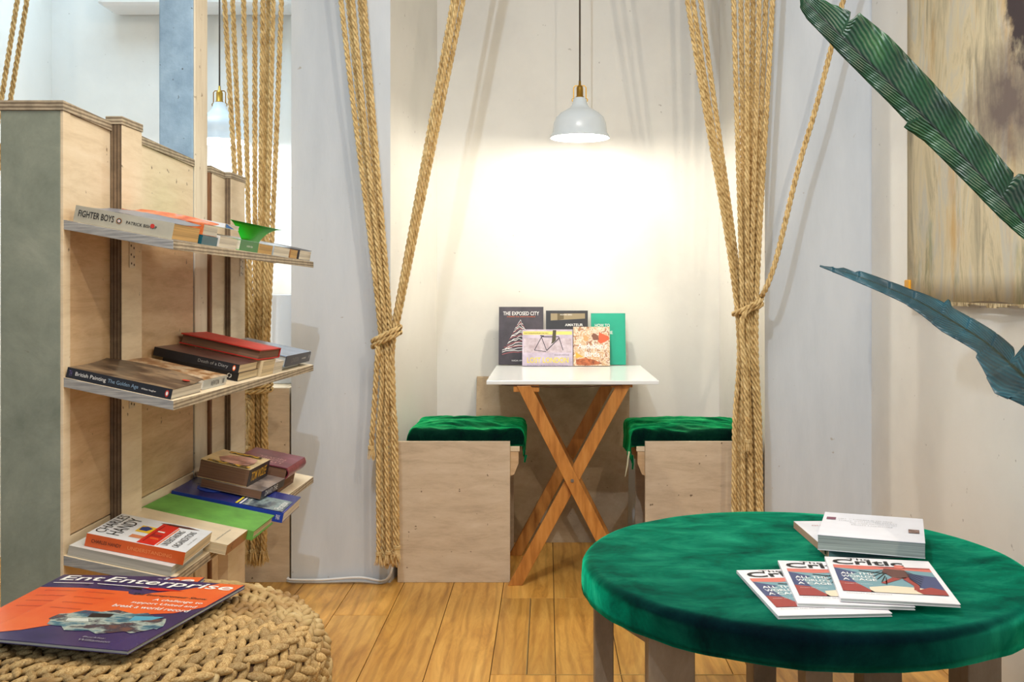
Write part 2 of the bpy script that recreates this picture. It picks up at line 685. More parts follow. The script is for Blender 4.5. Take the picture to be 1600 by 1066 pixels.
box('hatch_trim', HX0 - 0.0035, HX0 - 0.0005, HY0, HY1, -0.004, 0.0012, BRASS_TRIM, fl, wc=False)
box('hatch_trim', HX0, HX1, HY0 - 0.0035, HY0 - 0.0005, -0.004, 0.0012, BRASS_TRIM, fl, wc=False)
# the rest of the floor behind the camera
box('plank', XL, XR, -3.0, 0.2, -0.006, -0.0005, OAK, fl, wc=False)

# painted post growing out of the shelving partition
XP = -0.9645     # face of the partition
post = thing('timber_post', 'square blue-grey post with chipped cream side rising from shelving partition', 'post', (XP - 0.05, 2.77, 0))
D303, D322 = 2.719, 2.816
bm = bmesh.new()
zs = [0, 0.4, 0.8, 1.2, 1.5, 1.8, 2.1, 2.4, ZC]
add_box(bm, XP - 0.096, XP - 0.002, D303, D322, 0, ZC, 0.004)
bm_obj('post_core', bm, POSTB, post)
box('post_facing', XP - 0.002, XP + 0.003, D303 + 0.002, D322 + 0.002, 0, ZC, PALEW, post, 0.001)

# ------------------------------------------------------------------ shelving partition
part = thing('shelving_partition', 'tall plywood partition with three sagging bookshelves beside the post', 'shelving', (XP - 0.06, 2.2, 0))
D0, D1 = 1.98, 2.715
E0, E1 = 2.818, 3.14


def ztop(y):
    return 1.418 - 0.024 * (y - D0) / 0.755


XBK = -1.087
# near end panel, side boards, top plate
hexa('end_panel', [(XBK, D0, 0), (XP - 0.004, D0, 0), (XP - 0.004, D0 + 0.018, 0), (XBK, D0 + 0.018, 0),
                   (XBK, D0, ztop(D0) - 0.02), (XP - 0.004, D0, ztop(D0) - 0.02), (XP - 0.004, D0 + 0.018, ztop(D0) - 0.02), (XBK, D0 + 0.018, ztop(D0) - 0.02)],
     PLYG, part, 0.001)
hexa('corner_strip', [(XP - 0.004, D0 + .0005, 0), (XP + 0.002, D0 + .0005, 0), (XP + 0.002, D0 + 0.03, 0), (XP - 0.004, D0 + 0.03, 0),
                      (XP - 0.004, D0 + .0005, ztop(D0) - 0.02), (XP + 0.002, D0 + .0005, ztop(D0) - 0.02), (XP + 0.002, D0 + 0.03, ztop(D0) - 0.021), (XP - 0.004, D0 + 0.03, ztop(D0) - 0.021)],
     PLYL, part, 0.0008)


def side_board(y0, y1, za, zb0, zb1, mat, za1=None, th=0.016, xo=0.0):
    za1 = za if za1 is None else za1
    return hexa('side_board', [(XP - th + xo, y0, za), (XP + xo, y0, za), (XP + xo, y1, za1), (XP - th + xo, y1, za1),
                               (XP - th + xo, y0, zb0), (XP + xo, y0, zb0), (XP + xo, y1, zb1), (XP - th + xo, y1, zb1)], mat, part, 0.001)


side_board(D0 + 0.031, D1, 0.0, 0.543, 0.543, PLYL)
side_board(D0 + 0.031, D1, 0.546, 1.17, 1.165, PLYW)
side_board(D0 + 0.031, D1, 1.168, ztop(D0 + .03) - 0.02, ztop(D1) - 0.02, PLYL, 1.163)
hexa('back_board', [(XBK, D0 + .018, 0), (XBK + .016, D0 + .018, 0), (XBK + .016, D1, 0), (XBK, D1, 0),
                    (XBK, D0 + .018, ztop(D0) - 0.02), (XBK + .016, D0 + .018, ztop(D0) - 0.02), (XBK + .016, D1, ztop(D1) - 0.02), (XBK, D1, ztop(D1) - 0.02)], PLY, part)
hexa('top_plate', [(XBK - .003, D0 - .003, ztop(D0) - 0.02), (XP + .004, D0 - .003, ztop(D0) - 0.02), (XP + .004, D1, ztop(D1) - 0.02), (XBK - .003, D1, ztop(D1) - 0.02),
                   (XBK - .003, D0 - .003, ztop(D0)), (XP + .004, D0 - .003, ztop(D0)), (XP + .004, D1, ztop(D1)), (XBK - .003, D1, ztop(D1))], EDGEZ, part, 0.001)
# second, shorter section beyond the post
XQ = XP + 0.010
box('end_panel', XBK, XQ, E0, E0 + 0.016, 0, 1.372, BROWNEDGE, part, 0.0008)
box('side_board', XQ - 0.014, XQ + 0.001, E0 + 0.0165, E1, 0, 1.372, PLYL, part, 0.0008)
box('back_board', XBK, XBK + .016, E0 + 0.0165, E1, 0, 1.372, PLY, part)
hexa('top_plate', [(XBK, E0, 1.372), (XQ + .003, E0, 1.372), (XQ + .003, E1, 1.360), (XBK, E1, 1.360),
                   (XBK, E0, 1.392), (XQ + .003, E0, 1.392), (XQ + .003, E1, 1.380), (XBK, E1, 1.380)], EDGEZ, part, 0.001)


def batten(y0, y1, xa, xb, zt):
    b = box('batten', xa, xb, y0 + 0.002, y1, 0, zt - 0.018, PLYL, part, 0.0015)
    box('batten_edge', xa, xb - 0.001, y0, y0 + 0.002, 0, zt - 0.018, EDGEX, b)
    box('batten_cap', xa - 0.01, xb + 0.002, y0 - 0.002, y1 + 0.002, zt - 0.018, zt, EDGEZ, b, 0.001)


batten(2.197, 2.308, XP + 0.0005, XP + 0.0255, 1.424)
batten(2.945, 3.085, XQ + 0.0015, XQ + 0.0185, 1.388)

# shelves: corner heights near-wall, near-outer, far-wall, far-outer (tops)
XO = -0.744
SY0, SY1 = 1.982, 3.17
SHELF = {1: (1.181, 1.140, 1.166, 1.128), 2: (0.867, 0.820, 0.845, 0.800), 3: (0.512, 0.466, 0.490, 0.444)}
FRAMES = {}
SHOBJ = {}
for kk, (nw, no, fw, fo) in SHELF.items():
    th = 0.019
    xa = XP + 0.028
    nwx = nw + (no - nw) * (xa - XP) / (XO - XP)
    fwx = fw + (fo - fw) * (xa - XP) / (XO - XP)
    # notch: the board meets the partition between the battens, so its wall side runs to the batten face
    bm = bmesh.new()
    add_hexa(bm, [(xa, SY0, nwx - th), (XO, SY0, no - th), (XO, SY1, fo - th), (xa, SY1, fwx - th),
                  (xa, SY0, nwx), (XO, SY0, no), (XO, SY1, fo), (xa, SY1, fwx)], 0.0008)
    # tongue reaching the side board before the first batten
    add_hexa(bm, [(XP + .001, SY0, nw - th), (xa + .001, SY0, nwx - th), (xa + .001, 2.19, nwx - th - .003), (XP + .001, 2.19, nw - th - .003),
                  (XP + .001, SY0, nw), (xa + .001, SY0, nwx), (xa + .001, 2.19, nwx - .003), (XP + .001, 2.19, nw - .003)], 0)
    sh = bm_obj('shelf_board', bm, [PLYL, EDGEZ, EDGEZG], part)
    for p in sh.data.polygons:
        if p.normal.x > 0.7:
            p.material_index = 1
        elif p.normal.y < -0.7:
            p.material_index = 2
    SHOBJ[kk] = sh
    o0 = Vector((XP, SY0, nw))
    u = (Vector((XO, SY0, no)) - o0).normalized()
    vv = (Vector((XO, SY1, fo)) - Vector((XO, SY0, no))).normalized()
    nn = u.cross(vv).normalized()
    vv = nn.cross(u)
    FRAMES[kk] = (o0, u, vv, nn)
    # perforated angle brackets under the board on the battens
    for (ya, xb) in ((2.235, XP + 0.0257), (3.03, XQ + 0.0187)):
        zb = nwx - th - 0.0015 + (fwx - nwx) * (ya - SY0) / 1.19
        br = box('bracket', xb, xb + 0.002, ya, ya + 0.03, zb - 0.062, zb, BRACKET, sh, 0.0005)
        hexa('bracket_arm', [(xb + .001, ya, zb - .002), (XO - .09, ya, zb - .0225), (XO - .09, ya + .03, zb - .0225), (xb + .001, ya + .03, zb - .002),
                             (xb + .001, ya, zb), (XO - .09, ya, zb - .0205), (XO - .09, ya + .03, zb - .0205), (xb + .001, ya + .03, zb)], BRACKET, sh)
        bm = bmesh.new()
        for hy, hz in ((0.007, 0.012), (0.022, 0.017), (0.007, 0.032), (0.022, 0.037), (0.009, 0.052), (0.023, 0.055)):
            vs = [bm.verts.new((xb + 0.0024, ya + hy + 0.003 * math.cos(a * math.pi / 4), zb - hz + 0.003 * math.sin(a * math.pi / 4))) for a in range(8)]
            bm.faces.new(vs)
        bm_obj('bracket_holes', bm, HOLE, sh)
# prop under the lowest shelf
hexa('shelf_prop', [(-0.80, 2.42, 0), (-0.775, 2.42, 0), (-0.775, 2.50, 0), (-0.80, 2.50, 0),
                    (-0.80, 2.42, 0.448), (-0.775, 2.42, 0.443), (-0.775, 2.50, 0.441), (-0.80, 2.50, 0.446)], PLYL, part, 0.001)


def on_shelf(kk, u, v, n=0.0, rot=0.0, tilt=0.0):
    o0, au, av, an = FRAMES[kk]
    R = Matrix((au, av, an)).transposed().to_4x4()
    return Matrix.Translation(o0) @ R @ Matrix.Translation((u, v, n + 0.0006)) @ Matrix.Rotation(math.radians(rot), 4, 'Z') @ Matrix.Rotation(math.radians(tilt), 4, 'X')


# ---- books, top shelf
G1, G2, G3 = 'books lying on the top shelf', 'books lying on the middle shelf', 'books lying on the bottom shelf'
GREYC = cover('grey_sage', (176, 172, 156), .06)
b = book('paperback_book', 'thick grey paperback with small roundel on spine, nearest on top shelf', 'book',
         on_shelf(1, 0.018, 0.006), 0.200, 0.150, 0.033, cover('slate', (120, 126, 138), .15), PG_TAN, GREYC, curl=0.012, group=G1)
spine_text(b, 'FIGHTER BOYS', .033, .008, .072, .013, INK, .012, 0.012)
spine_text(b, 'PATRICK BISHOP', .033, .105, .062, .0062, INK, .014, 0.01)
for r_, m_ in ((.0062, cover('tan_ring', (150, 116, 84))), (.0045, INK), (.0028, INKW), (.0012, INKR)):
    yy = -0.0006 - 0.0001 * (0.0062 - r_) / 0.0016
    pts = [(.0905 + r_ * math.cos(a * math.pi / 8), yy, .0172 + r_ * math.sin(a * math.pi / 8)) for a in range(16)]
    obj('spine_roundel', pts, [tuple(range(16))], m_, b, wc=False)
pts = [(.158 + .0045 * math.cos(a * math.pi / 6), -.0009, .0195 + .0045 * math.sin(a * math.pi / 6)) for a in range(12)]
obj('spine_emblem', pts, [tuple(range(12))], INKR, b, wc=False)
lettering(b, 'RE', (.05, .05, .0345), X, Y, .04, .03, INK, 0.01)

b = book('paperback_book', 'teal paperback under the orange-covered book on top shelf', 'book',
         on_shelf(1, 0.035, 0.172), 0.185, 0.100, 0.020, cover('teal', (18, 86, 104), .1), PG_WHITE, group=G1)
obj('fore_strip', [(.1852, 0, .0), (.1852, .1, .0), (.1852, .1, .02), (.1852, 0, .02)], [(0, 1, 2, 3)], cover('teal', (18, 86, 104)), b, wc=False)
b = book('paperback_book', 'orange-covered paperback lying askew on teal book of top shelf', 'book',
         on_shelf(1, 0.040, 0.165, 0.0205, 3), 0.178, 0.112, 0.024, mottled('cover_orange_photo', [(.35, (176, 62, 30)), (.5, (222, 120, 60)), (.62, (190, 150, 140)), (.75, (120, 50, 50))], 26, rough=.4), PG_WHITE, curl=0.012, group=G1)
b = book('paperback_book', 'white-paged paperback with grey back between teal and green books', 'book',
         on_shelf(1, 0.022, 0.288), 0.197, 0.128, 0.026, cover('pale_grey', (206, 204, 200)), PG_WHITE, curl=0.004, group=G1)
b = book('paperback_book', 'white booklet with blue triangle beside the bright green book', 'book',
         on_shelf(1, 0.05, 0.318, 0.0455, 0), 0.165, 0.105, 0.010, cover('white_gloss', (226, 230, 236), .04), PG_WHITE, group=G1)
obj('cover_print', [(.1654, .006, .0008), (.1654, .07, .0008), (.1654, .006, .0095)], [(0, 1, 2)], flat('blue_ink', (30, 110, 190)), b, wc=False)
GREEN = cover('vivid_green', (30, 196, 40), .04, .3)
b = book('paperback_book', 'bright green paperback with its cover curling up on top shelf', 'book',
         on_shelf(1, 0.218, 0.448, 0, 90), 0.150, 0.17, 0.026, GREEN, PG_WHITE, cover('deep_green', (14, 120, 34), .05), group=G1)
# the curled open front cover of the green book
n = 10
vs, fs = [], []
for j in range(2):
    for k in range(n + 1):
        a = k / n
        vs.append((0.002 - .022 * a, .0012 + .03 * a, .0264 + .044 * math.sin(a * 1.35)) if j == 0 else (.148 + .085 * a, .0012 - .030 * a * a, .0264 + .046 * math.sin(a * 1.35)))
for k in range(n):
    fs.append((k, k + 1, n + 2 + k, n + 1 + k))
o = obj('curled_cover', vs, fs, GREEN, b, wc=False, smooth=True)
md = o.modifiers.new('thick', 'SOLIDIFY'); md.thickness = 0.0012
spine_text(b, 'modern tales', .026, .05, .05, .006, INKW)
b = book('paperback_book', 'small tan-paged paperback right of the green book on top shelf', 'book',
         on_shelf(1, 0.04, 0.605), 0.178, 0.128, 0.025, cover('straw', (206, 176, 116)), PG_TAN, group=G1)
b = book('paperback_book', 'pale paperback with blue-grey cover toward far end of top shelf', 'book',
         on_shelf(1, 0.03, 0.745), 0.188, 0.168, 0.027, cover('powder_blue', (170, 182, 196)), PG_WHITE, curl=0.006, group=G1)
b = book('paperback_book', 'slim tan paperback with dark back near far end of top shelf', 'book',
         on_shelf(1, 0.05, 0.925), 0.168, 0.080, 0.026, cover('tan_brown', (160, 116, 70)), PG_TAN, group=G1)
b = book('paperback_book', 'dark-covered white-paged paperback last on the top shelf', 'book',
         on_shelf(1, 0.03, 1.020), 0.190, 0.145, 0.029, cover('charcoal', (58, 56, 60)), PG_WHITE, curl=0.006, group=G1)

# ---- books, middle shelf
BLACK = cover('near_black', (24, 24, 30), .2, .4)
b = book('paperback_book', 'black-spined paperback with brown landscape cover, nearest on middle shelf', 'book',
         on_shelf(2, 0.004, 0.004), 0.214, 0.172, 0.021, mottled('cover_landscape', [(.3, (44, 36, 36)), (.5, (94, 78, 64)), (.62, (150, 128, 102)), (.75, (70, 62, 66))], 9, (1, 2.5, 1), .3), PG_WHITE, BLACK, curl=0.014, group=G2)
spine_text(b, 'British Painting', .021, .018, .062, .010, INKW, .005)
spine_text(b, 'The Golden Age', .021, .084, .062, .010, flat('blue_grey_ink', (140, 170, 196)), .005)
spine_text(b, 'William Vaughan', .021, .152, .030, .0045, INKW, .007)
spine_text(b, 'TH', .021, .005, .006, .011, flat('violet_ink', (110, 96, 150)), .005)
for rr_, m_, dy in ((.0055, INKR, 0), (.0032, INKW, .0001)):
    obj('spine_roundel', [(.2045 + rr_ * .7 * math.cos(a * math.pi / 6), -.0006 - dy, .0105 + rr_ * 1.3 * math.sin(a * math.pi / 6)) for a in range(12)], [tuple(range(12))], m_, b, wc=False)
obj('cover_roundel', [(.196 + .008 * math.cos(a * math.pi / 6), .120 + .010 * math.sin(a * math.pi / 6), .0262) for a in range(12)], [tuple(range(12))], INKR, b, wc=False)
b = book('paperback_book', 'silver-spined paperback with brown battle scene behind the landscape book', 'book',
         on_shelf(2, 0.212, 0.205, 0, 90), 0.160, 0.190, 0.023, mottled('cover_battle', [(.3, (92, 60, 34)), (.48, (172, 128, 84)), (.6, (216, 196, 166)), (.75, (120, 84, 56))], 15, (1, 2.2, 1), .35), PG_WHITE, cover('silver_grey', (190, 194, 194), .05), curl=0.003, group=G2)
spine_text(b, 'NEWTON', .023, .05, .055, .012, flat('dark_grey_ink', (80, 80, 86)))
spine_text(b, 'III', .023, .13, .012, .012, flat('dark_grey_ink', (80, 80, 86)))
b = book('paperback_book', 'black paperback with swirl emblem under another black paperback on middle shelf', 'book',
         on_shelf(2, 0.022, 0.455), 0.190, 0.165, 0.021, BLACK, PG_CREAM, group=G2)
obj('spine_emblem', [(.168 + q * .006 * math.cos(a * math.pi / 6), -.0006, .0105 + q * .006 * math.sin(a * math.pi / 6)) for a in range(12) for q in (1, .62)],
    [tuple((2 * k, 2 * ((k + 1) % 12), 2 * ((k + 1) % 12) + 1, 2 * k + 1)) for k in range(12) if k not in (2, 8)], INKW, b, wc=False)
b = book('paperback_book', 'black-spined paperback with orange roundel lying under the red hardback', 'book',
         on_shelf(2, 0.002, 0.440, 0.0218), 0.212, 0.150, 0.021, cover('dark_plum', (82, 52, 48), .25), PG_CREAM, BLACK, group=G2)
spine_text(b, 'Death of a Diary', .021, .11, .075, .010, INKG)
for rr_, m_, dy in ((.0055, INKO, 0), (.0032, INKW, .0001)):
    obj('spine_roundel', [(.200 + rr_ * .7 * math.cos(a * math.pi / 6), -.0006 - dy, .0105 + rr_ * 1.3 * math.sin(a * math.pi / 6)) for a in range(12)], [tuple(range(12))], m_, b, wc=False)
b = book('hardback_book', 'red clothbound hardback on top of the black paperbacks', 'book',
         on_shelf(2, 0.222, 0.770, 0.0445, 177), 0.215, 0.170, 0.027, cover('red_cloth', (188, 42, 30), .1, .5), PG_DARK, hard=True, group=G2)
b = book('paperback_book', 'cream-paged paperback beneath the red hardback on middle shelf', 'book',
         on_shelf(2, 0.040, 0.626), 0.180, 0.120, 0.042, cover('buff', (206, 186, 150)), PG_CREAM, group=G2)
b = book('paperback_book', 'small white-paged paperback next to the red hardback spine', 'book',
         on_shelf(2, 0.055, 0.750), 0.165, 0.090, 0.032, cover('off_white', (216, 208, 196)), PG_WHITE, group=G2)
b = book('hardback_book', 'dark slate hardback with pale blue jacket at far end of middle shelf', 'book',
         on_shelf(2, 0.222, 0.855, 0.012, 90), 0.295, 0.205, 0.032, cover('ice_blue', (150, 170, 196), .08, .2), PG_GREY, cover('slate_dark', (64, 66, 78), .08), hard=True, group=G2)
spine_text(b, 'LONDON', .032, .06, .085, .014, INKG)
spine_text(b, 'wordsmith', .032, .185, .05, .007, INKW)
spine_text(b, 'p', .032, .272, .008, .012, INKW)
b = book('paperback_book', 'thin dark booklet lying under the slate hardback', 'book',
         on_shelf(2, 0.03, 0.870), 0.180, 0.200, 0.011, BLACK, PG_GREY, group=G2)

# ---- books, bottom shelf
b = book('paperback_book', 'pale grey paperback at the near end of bottom shelf under the white one', 'book',
         on_shelf(3, 0.006, 0.006), 0.21, 0.190, 0.020, cover('paper_white', (216, 222, 226), .05), PG_GREY, pages('spine_grey', (190, 188, 180)), group=G3)
b = book('paperback_book', 'white paperback with orange spine and red and yellow print, bottom shelf', 'book',
         on_shelf(3, 0.030, 0.020, 0.0206, 2), 0.200, 0.182, 0.026, cover('white_cover', (222, 228, 236), .03), PG_CREAM, cover('orange_spine', (214, 92, 34), .06), group=G3)
ZT = .026
spine_text(b, 'CHARLES HANDY', ZT, .012, .06, .007, INK)
spine_text(b, 'UNDERSTANDING', ZT, .085, .09, .007, flat('pale_orange_ink', (240, 150, 90)))
lettering(b, 'CHARLES', (.024, .022, ZT + .0005), Y, -X, .148, .020, INK)
lettering(b, 'HANDY', (.055, .022, ZT + .0005), Y, -X, .140, .026, INK)
RED = flat('signal_red', (206, 34, 26), .35)
YEL = flat('sun_yellow', (236, 192, 36), .35)
patch(b, rect(.098, .134, .004, .165), ZT, RED)
patch(b, rect(.068, .0985, .075, .125), ZT, YEL)
patch(b, [(.072, .088), (.088, .088), (.094, .112), (.080, .122), (.070, .112)], ZT + .0002, flat('navy_ink', (28, 52, 120)))
patch(b, rect(.106, .126, .062, .080), ZT + .0002, flat('dark_red', (150, 16, 16)))
patch(b, rect(.104, .107, .02, .15), ZT + .0002, flat('dark_red', (150, 16, 16)))
patch(b, rect(.110, .128, .044, .052), ZT + .0003, INKO)
patch(b, rect(.108, .122, .098, .106), ZT + .0003, INKW)
patch(b, rect(.072, .098, .030, .052), ZT, cover('tan_stamp', (206, 130, 90)))
patch(b, rect(.136, .139, .01, .150), ZT, INKO)
patch(b, [(.090, .166), (.110, .174), (.150, .176), (.178, .168), (.150, .160), (.110, .160)], ZT, flat('dark_brown_ink', (74, 40, 34)))
lettering(b, 'UNDERSTANDING', (.156, .018, ZT + .0005), Y, -X, .120, .014, INK)
lettering(b, 'ORGANIZATIONS', (.178, .018, ZT + .0005), Y, -X, .128, .014, INK)
lettering(b, 'fourth edition', (.190, .05, ZT + .0005), Y, -X, .06, .004, INKG)
b = book('paperback_book', 'cream-covered old paperback between the white and the green books', 'book',
         on_shelf(3, 0.262, 0.213, 0.0, 90), 0.148, 0.250, 0.023, cover('old_cream', (222, 208, 180), .05), PG_CREAM, cover('brown_board', (150, 100, 56)), curl=0.004, group=G3)
lettering(b, 'collected writings', (.02, .03, .0236), X, Y, .10, .006, INKG)
spine_text(b, 'C', .023, .03, .008, .010, INK)
b = book('hardback_book', 'flat green clothbound hardback in front of the blue book', 'book',
         on_shelf(3, 0.004, 0.364, 0.000, 0), 0.272, 0.18, 0.022, cover('moss_green', (100, 164, 72), .12, .6), PG_CREAM, hard=True, group=G3)
BLUEC = mottled('cover_royal_blue', [(.3, (22, 28, 92)), (.55, (38, 52, 140)), (.75, (66, 60, 130))], 6, rough=.25)
b = book('paperback_book', 'royal blue paperback with city collage cover on bottom shelf', 'book',
         on_shelf(3, 0.004, 0.556, 0.001, 1.5), 0.290, 0.200, 0.026, BLUEC, PG_WHITE, flat('blue_spine', (26, 60, 160), .4), curl=0.003, group=G3)
CT = .0268
patch(b, rect(.180, .284, .004, .13), CT, mottled('cover_collage', [(.3, (24, 26, 32)), (.45, (80, 96, 110)), (.58, (150, 170, 172)), (.7, (40, 44, 50))], 34, (1, .4, 1), .3))
patch(b, rect(.162, .168, .004, .135), CT, INKY)
patch(b, rect(.172, .177, .004, .135), CT, INKW)
patch(b, [(.07 + .035 * math.cos(a * math.pi / 6), .10 + .045 * math.sin(a * math.pi / 6)) for a in range(12)], CT, flat('bright_blue_ink', (40, 76, 190)))
lettering(b, 'Paradox', (.278, .02, CT + .0006), Y, -X, .09, .020, INKW)
lettering(b, 'ATLANTIC', (.250, .02, CT + .0006), Y, -X, .08, .012, INKG)
lettering(b, 'CULTURE', (.192, .01, CT + .0006), Y, -X, .07, .006, INKW)
spine_text(b, 'PAX', .026, .272, .010, .012, INKW)
b = book('paperback_book', 'grey portrait-cover paperback lying under the thick novel on bottom shelf', 'book',
         on_shelf(3, 0.212, 0.632, 0.0315, 88), 0.205, 0.165, 0.022, mottled('cover_grey_face', [(.3, (52, 44, 46)), (.5, (128, 116, 112)), (.65, (176, 158, 146)), (.8, (110, 130, 150))], 14, rough=.3), PG_DARK, BLACK, group=G3)
spine_text(b, 'DAVID THE', .022, .03, .11, .014, INKW)
b = book('paperback_book', 'fat brown-paged novel with pink portrait cover topmost on bottom shelf', 'book',
         on_shelf(3, 0.168, 0.640, 0.0545, 89), 0.180, 0.135, 0.046, cover('novel_cream', (206, 184, 140)), PG_DARK, BLACK, curl=0.003, group=G3)
NT_ = .0465
patch(b, [(.03, .02), (.075, .014), (.125, .02), (.14, .05), (.12, .095), (.07, .11), (.03, .09), (.02, .05)], NT_ + .0012, mottled('portrait_pink', [(.3, (120, 72, 60)), (.55, (206, 150, 136)), (.75, (226, 190, 176))], 20, rough=.35))
patch(b, rect(.002, .022, .006, .12), NT_ + .0014, mottled('gold_black', [(.45, (40, 32, 20)), (.55, (214, 170, 50))], 60))
patch(b, rect(.150, .173, .02, .11), NT_ + .0014, mottled('gold_black', [(.45, (40, 32, 20)), (.55, (214, 170, 50))], 60))
lettering(b, 'TOM WOLFE', (.02, -.0006, .010), X, Z, .135, .026, flat('gold_ink', (224, 172, 50)), .01, 'spine_lettering')
b = book('hardback_book', 'maroon leatherbound book with gilt title at far end of bottom shelf', 'book',
         on_shelf(3, 0.216, 0.850, 0.0465, 90), 0.205, 0.150, 0.034, mottled('cover_maroon', [(.3, (92, 36, 52)), (.6, (128, 60, 78)), (.8, (150, 92, 116))], 12, rough=.3), PG_DARK, mottled('maroon_spine', [(.3, (96, 24, 38)), (.7, (150, 66, 78))], 30, rough=.3), hard=True, bulge=.008, group=G3)
for i_, s_ in enumerate(('LITTLE', 'DORRIT', 'NOVEL')):
    lettering(b, s_, (.05 + .028 * i_, .03, .0346), Y, -X, .08, .018, cover('gilt_pink', (216, 176, 170)))
b = book('paperback_book', 'worn dark paperback supporting the maroon book on bottom shelf', 'book',
         on_shelf(3, 0.05, 0.862, 0.0), 0.150, 0.185, 0.0455, BLACK, PG_DARK, group=G3)

# ------------------------------------------------------------------ alcove furniture
# folding table
TX0, TX1, TY0, TY1, TZ = -0.212, 0.390, 3.47, 4.15, 0.7216
tab = thing('folding_table', 'white-topped folding table with crossed orange pine legs in the alcove', 'table', (0.09, 3.8, 0))
box('tabletop', TX0, TX1, TY0, TY1, TZ - 0.014, TZ, LAMINATE, tab, 0.002)
ZU = TZ - 0.0145
for (yc, sh_) in ((3.492, 0.0), (3.885, 0.012)):
    for k_, (xt, xb_, dy) in enumerate(((-0.082, 0.276, -0.0095), (0.268, -0.113, 0.0095))):
        bm = bmesh.new()
        a_, b_ = Vector((xt - sh_, yc + dy, ZU - 0.004)), Vector((xb_ - sh_, yc + dy, 0.0))
        w_ = 0.022
        dirn = (a_ - b_).normalized()
        hx = w_ / abs(dirn.z)
        add_hexa(bm, [(b_.x - hx, b_.y - .009, 0.0), (b_.x + hx, b_.y - .009, 0.0), (b_.x + hx, b_.y + .009, 0.0), (b_.x - hx, b_.y + .009, 0.0),
                      (a_.x - hx, a_.y - .009, a_.z), (a_.x + hx, a_.y - .009, a_.z), (a_.x + hx, a_.y + .009, a_.z), (a_.x - hx, a_.y + .009, a_.z)], 0.0015)
        bm_obj('leg', bm, PINE, tab)
    # pivot screw
    zc = (0.268 + 0.082) and ZU * (1 - (0.082 + 0.268) / (0.082 + 0.268 + 0.276 + 0.113))
    xc = -0.082 + (0.276 + 0.082) * (1 - zc / ZU) - sh_
    bm = bmesh.new()
    add_tube(bm, [(xc, yc - 0.0215, zc), (xc, yc - 0.018, zc)], 0.006, 12)
    bm_obj('pivot_screw', bm, STEEL, tab)
box('hinge_cleat', -0.118, -0.028, 3.478, 3.520, ZU - 0.026, ZU + 0.0003, PINE, tab, 0.002)
box('hinge_cleat', -0.118, -0.028, 3.87, 3.912, ZU - 0.026, ZU + 0.0003, PINE, tab, 0.002)
box('under_rail', 0.225, 0.300, 3.50, 3.90, ZU - 0.012, ZU + 0.0003, PINE, tab, 0.001)
bm = bmesh.new()
add_tube(bm, [(-0.16 + 0.42 * i / 14, 3.476, ZU - 0.0005 - 0.008 * math.sin(math.pi * i / 14)) for i in range(15)], 0.0018, 6)
bm_obj('wire', bm, flat('brown_wire', (70, 40, 24)), tab)
for zz_ in (0.12,):
    bm = bmesh.new()
    xq = 0.276 - (0.358) * zz_ / ZU
    add_tube(bm, [(xq, 3.492, zz_), (xq - .012, 3.885, zz_)], 0.009, 8)
    bm_obj('cross_rod', bm, PINE, tab)


def stool(name, label, x0, x1, out, sx):
    """plywood box stool: front and back panels, seat board, gussets; out = seat edge on the table side"""
    s = thing(name, label, 'stool', ((x0 + x1) / 2, 3.74, 0), 'box stools in the alcove')
    box('front_panel', x0, x1, YF, YF + 0.018, 0, 0.500, BOXP, s, 0.0015)
    bx0, bx1 = (x0 + 0.022, x1) if sx > 0 else (x0, x1 - 0.012)
    box('back_panel', bx0, bx1, 3.915, 3.933, 0, 0.470, BOXP, s, 0.0015)
    ax0, ax1 = (bx0, out) if sx > 0 else (out, bx1)
    box('seat_board', ax0, ax1, YF + 0.0185, 3.914, 0.462, 0.480, PLYL, s, 0.001)
    for yg in (YF + 0.019, 3.88):
        xa, xb = (x1 - 0.11, out - 0.004) if sx > 0 else (x0 + 0.11, out + 0.004)
        lo = xb - 0.016 * sx
        obj('gusset', [(xa, yg, .461), (xb, yg, .461), (xb, yg, .42), (lo, yg, .38), (xa, yg, .33),
                       (xa, yg + .016, .461), (xb, yg + .016, .461), (xb, yg + .016, .42), (lo, yg + .016, .38), (xa, yg + .016, .33)],
            [(0, 1, 2, 3, 4), (9, 8, 7, 6, 5), (0, 5, 6, 1), (1, 6, 7, 2), (2, 7, 8, 3), (3, 8, 9, 4), (4, 9, 5, 0)], PLYW, s)
    wx = bx0 + 0.001 if sx > 0 else bx1 - 0.019
    box('side_panel', wx, wx + 0.018, YF + 0.0185, 3.914, 0, 0.4615, BOXP, s, 0.001)
    return s


S1 = stool('box_stool', 'plywood box stool with scuffed square front left of folding table', FX(621, YF), FX(797, YF), -0.098, 1)
S2 = stool('box_stool', 'plywood box stool right of folding table partly behind green round table', FX(1008, YF), FX(1192, YF), 0.318, -1)


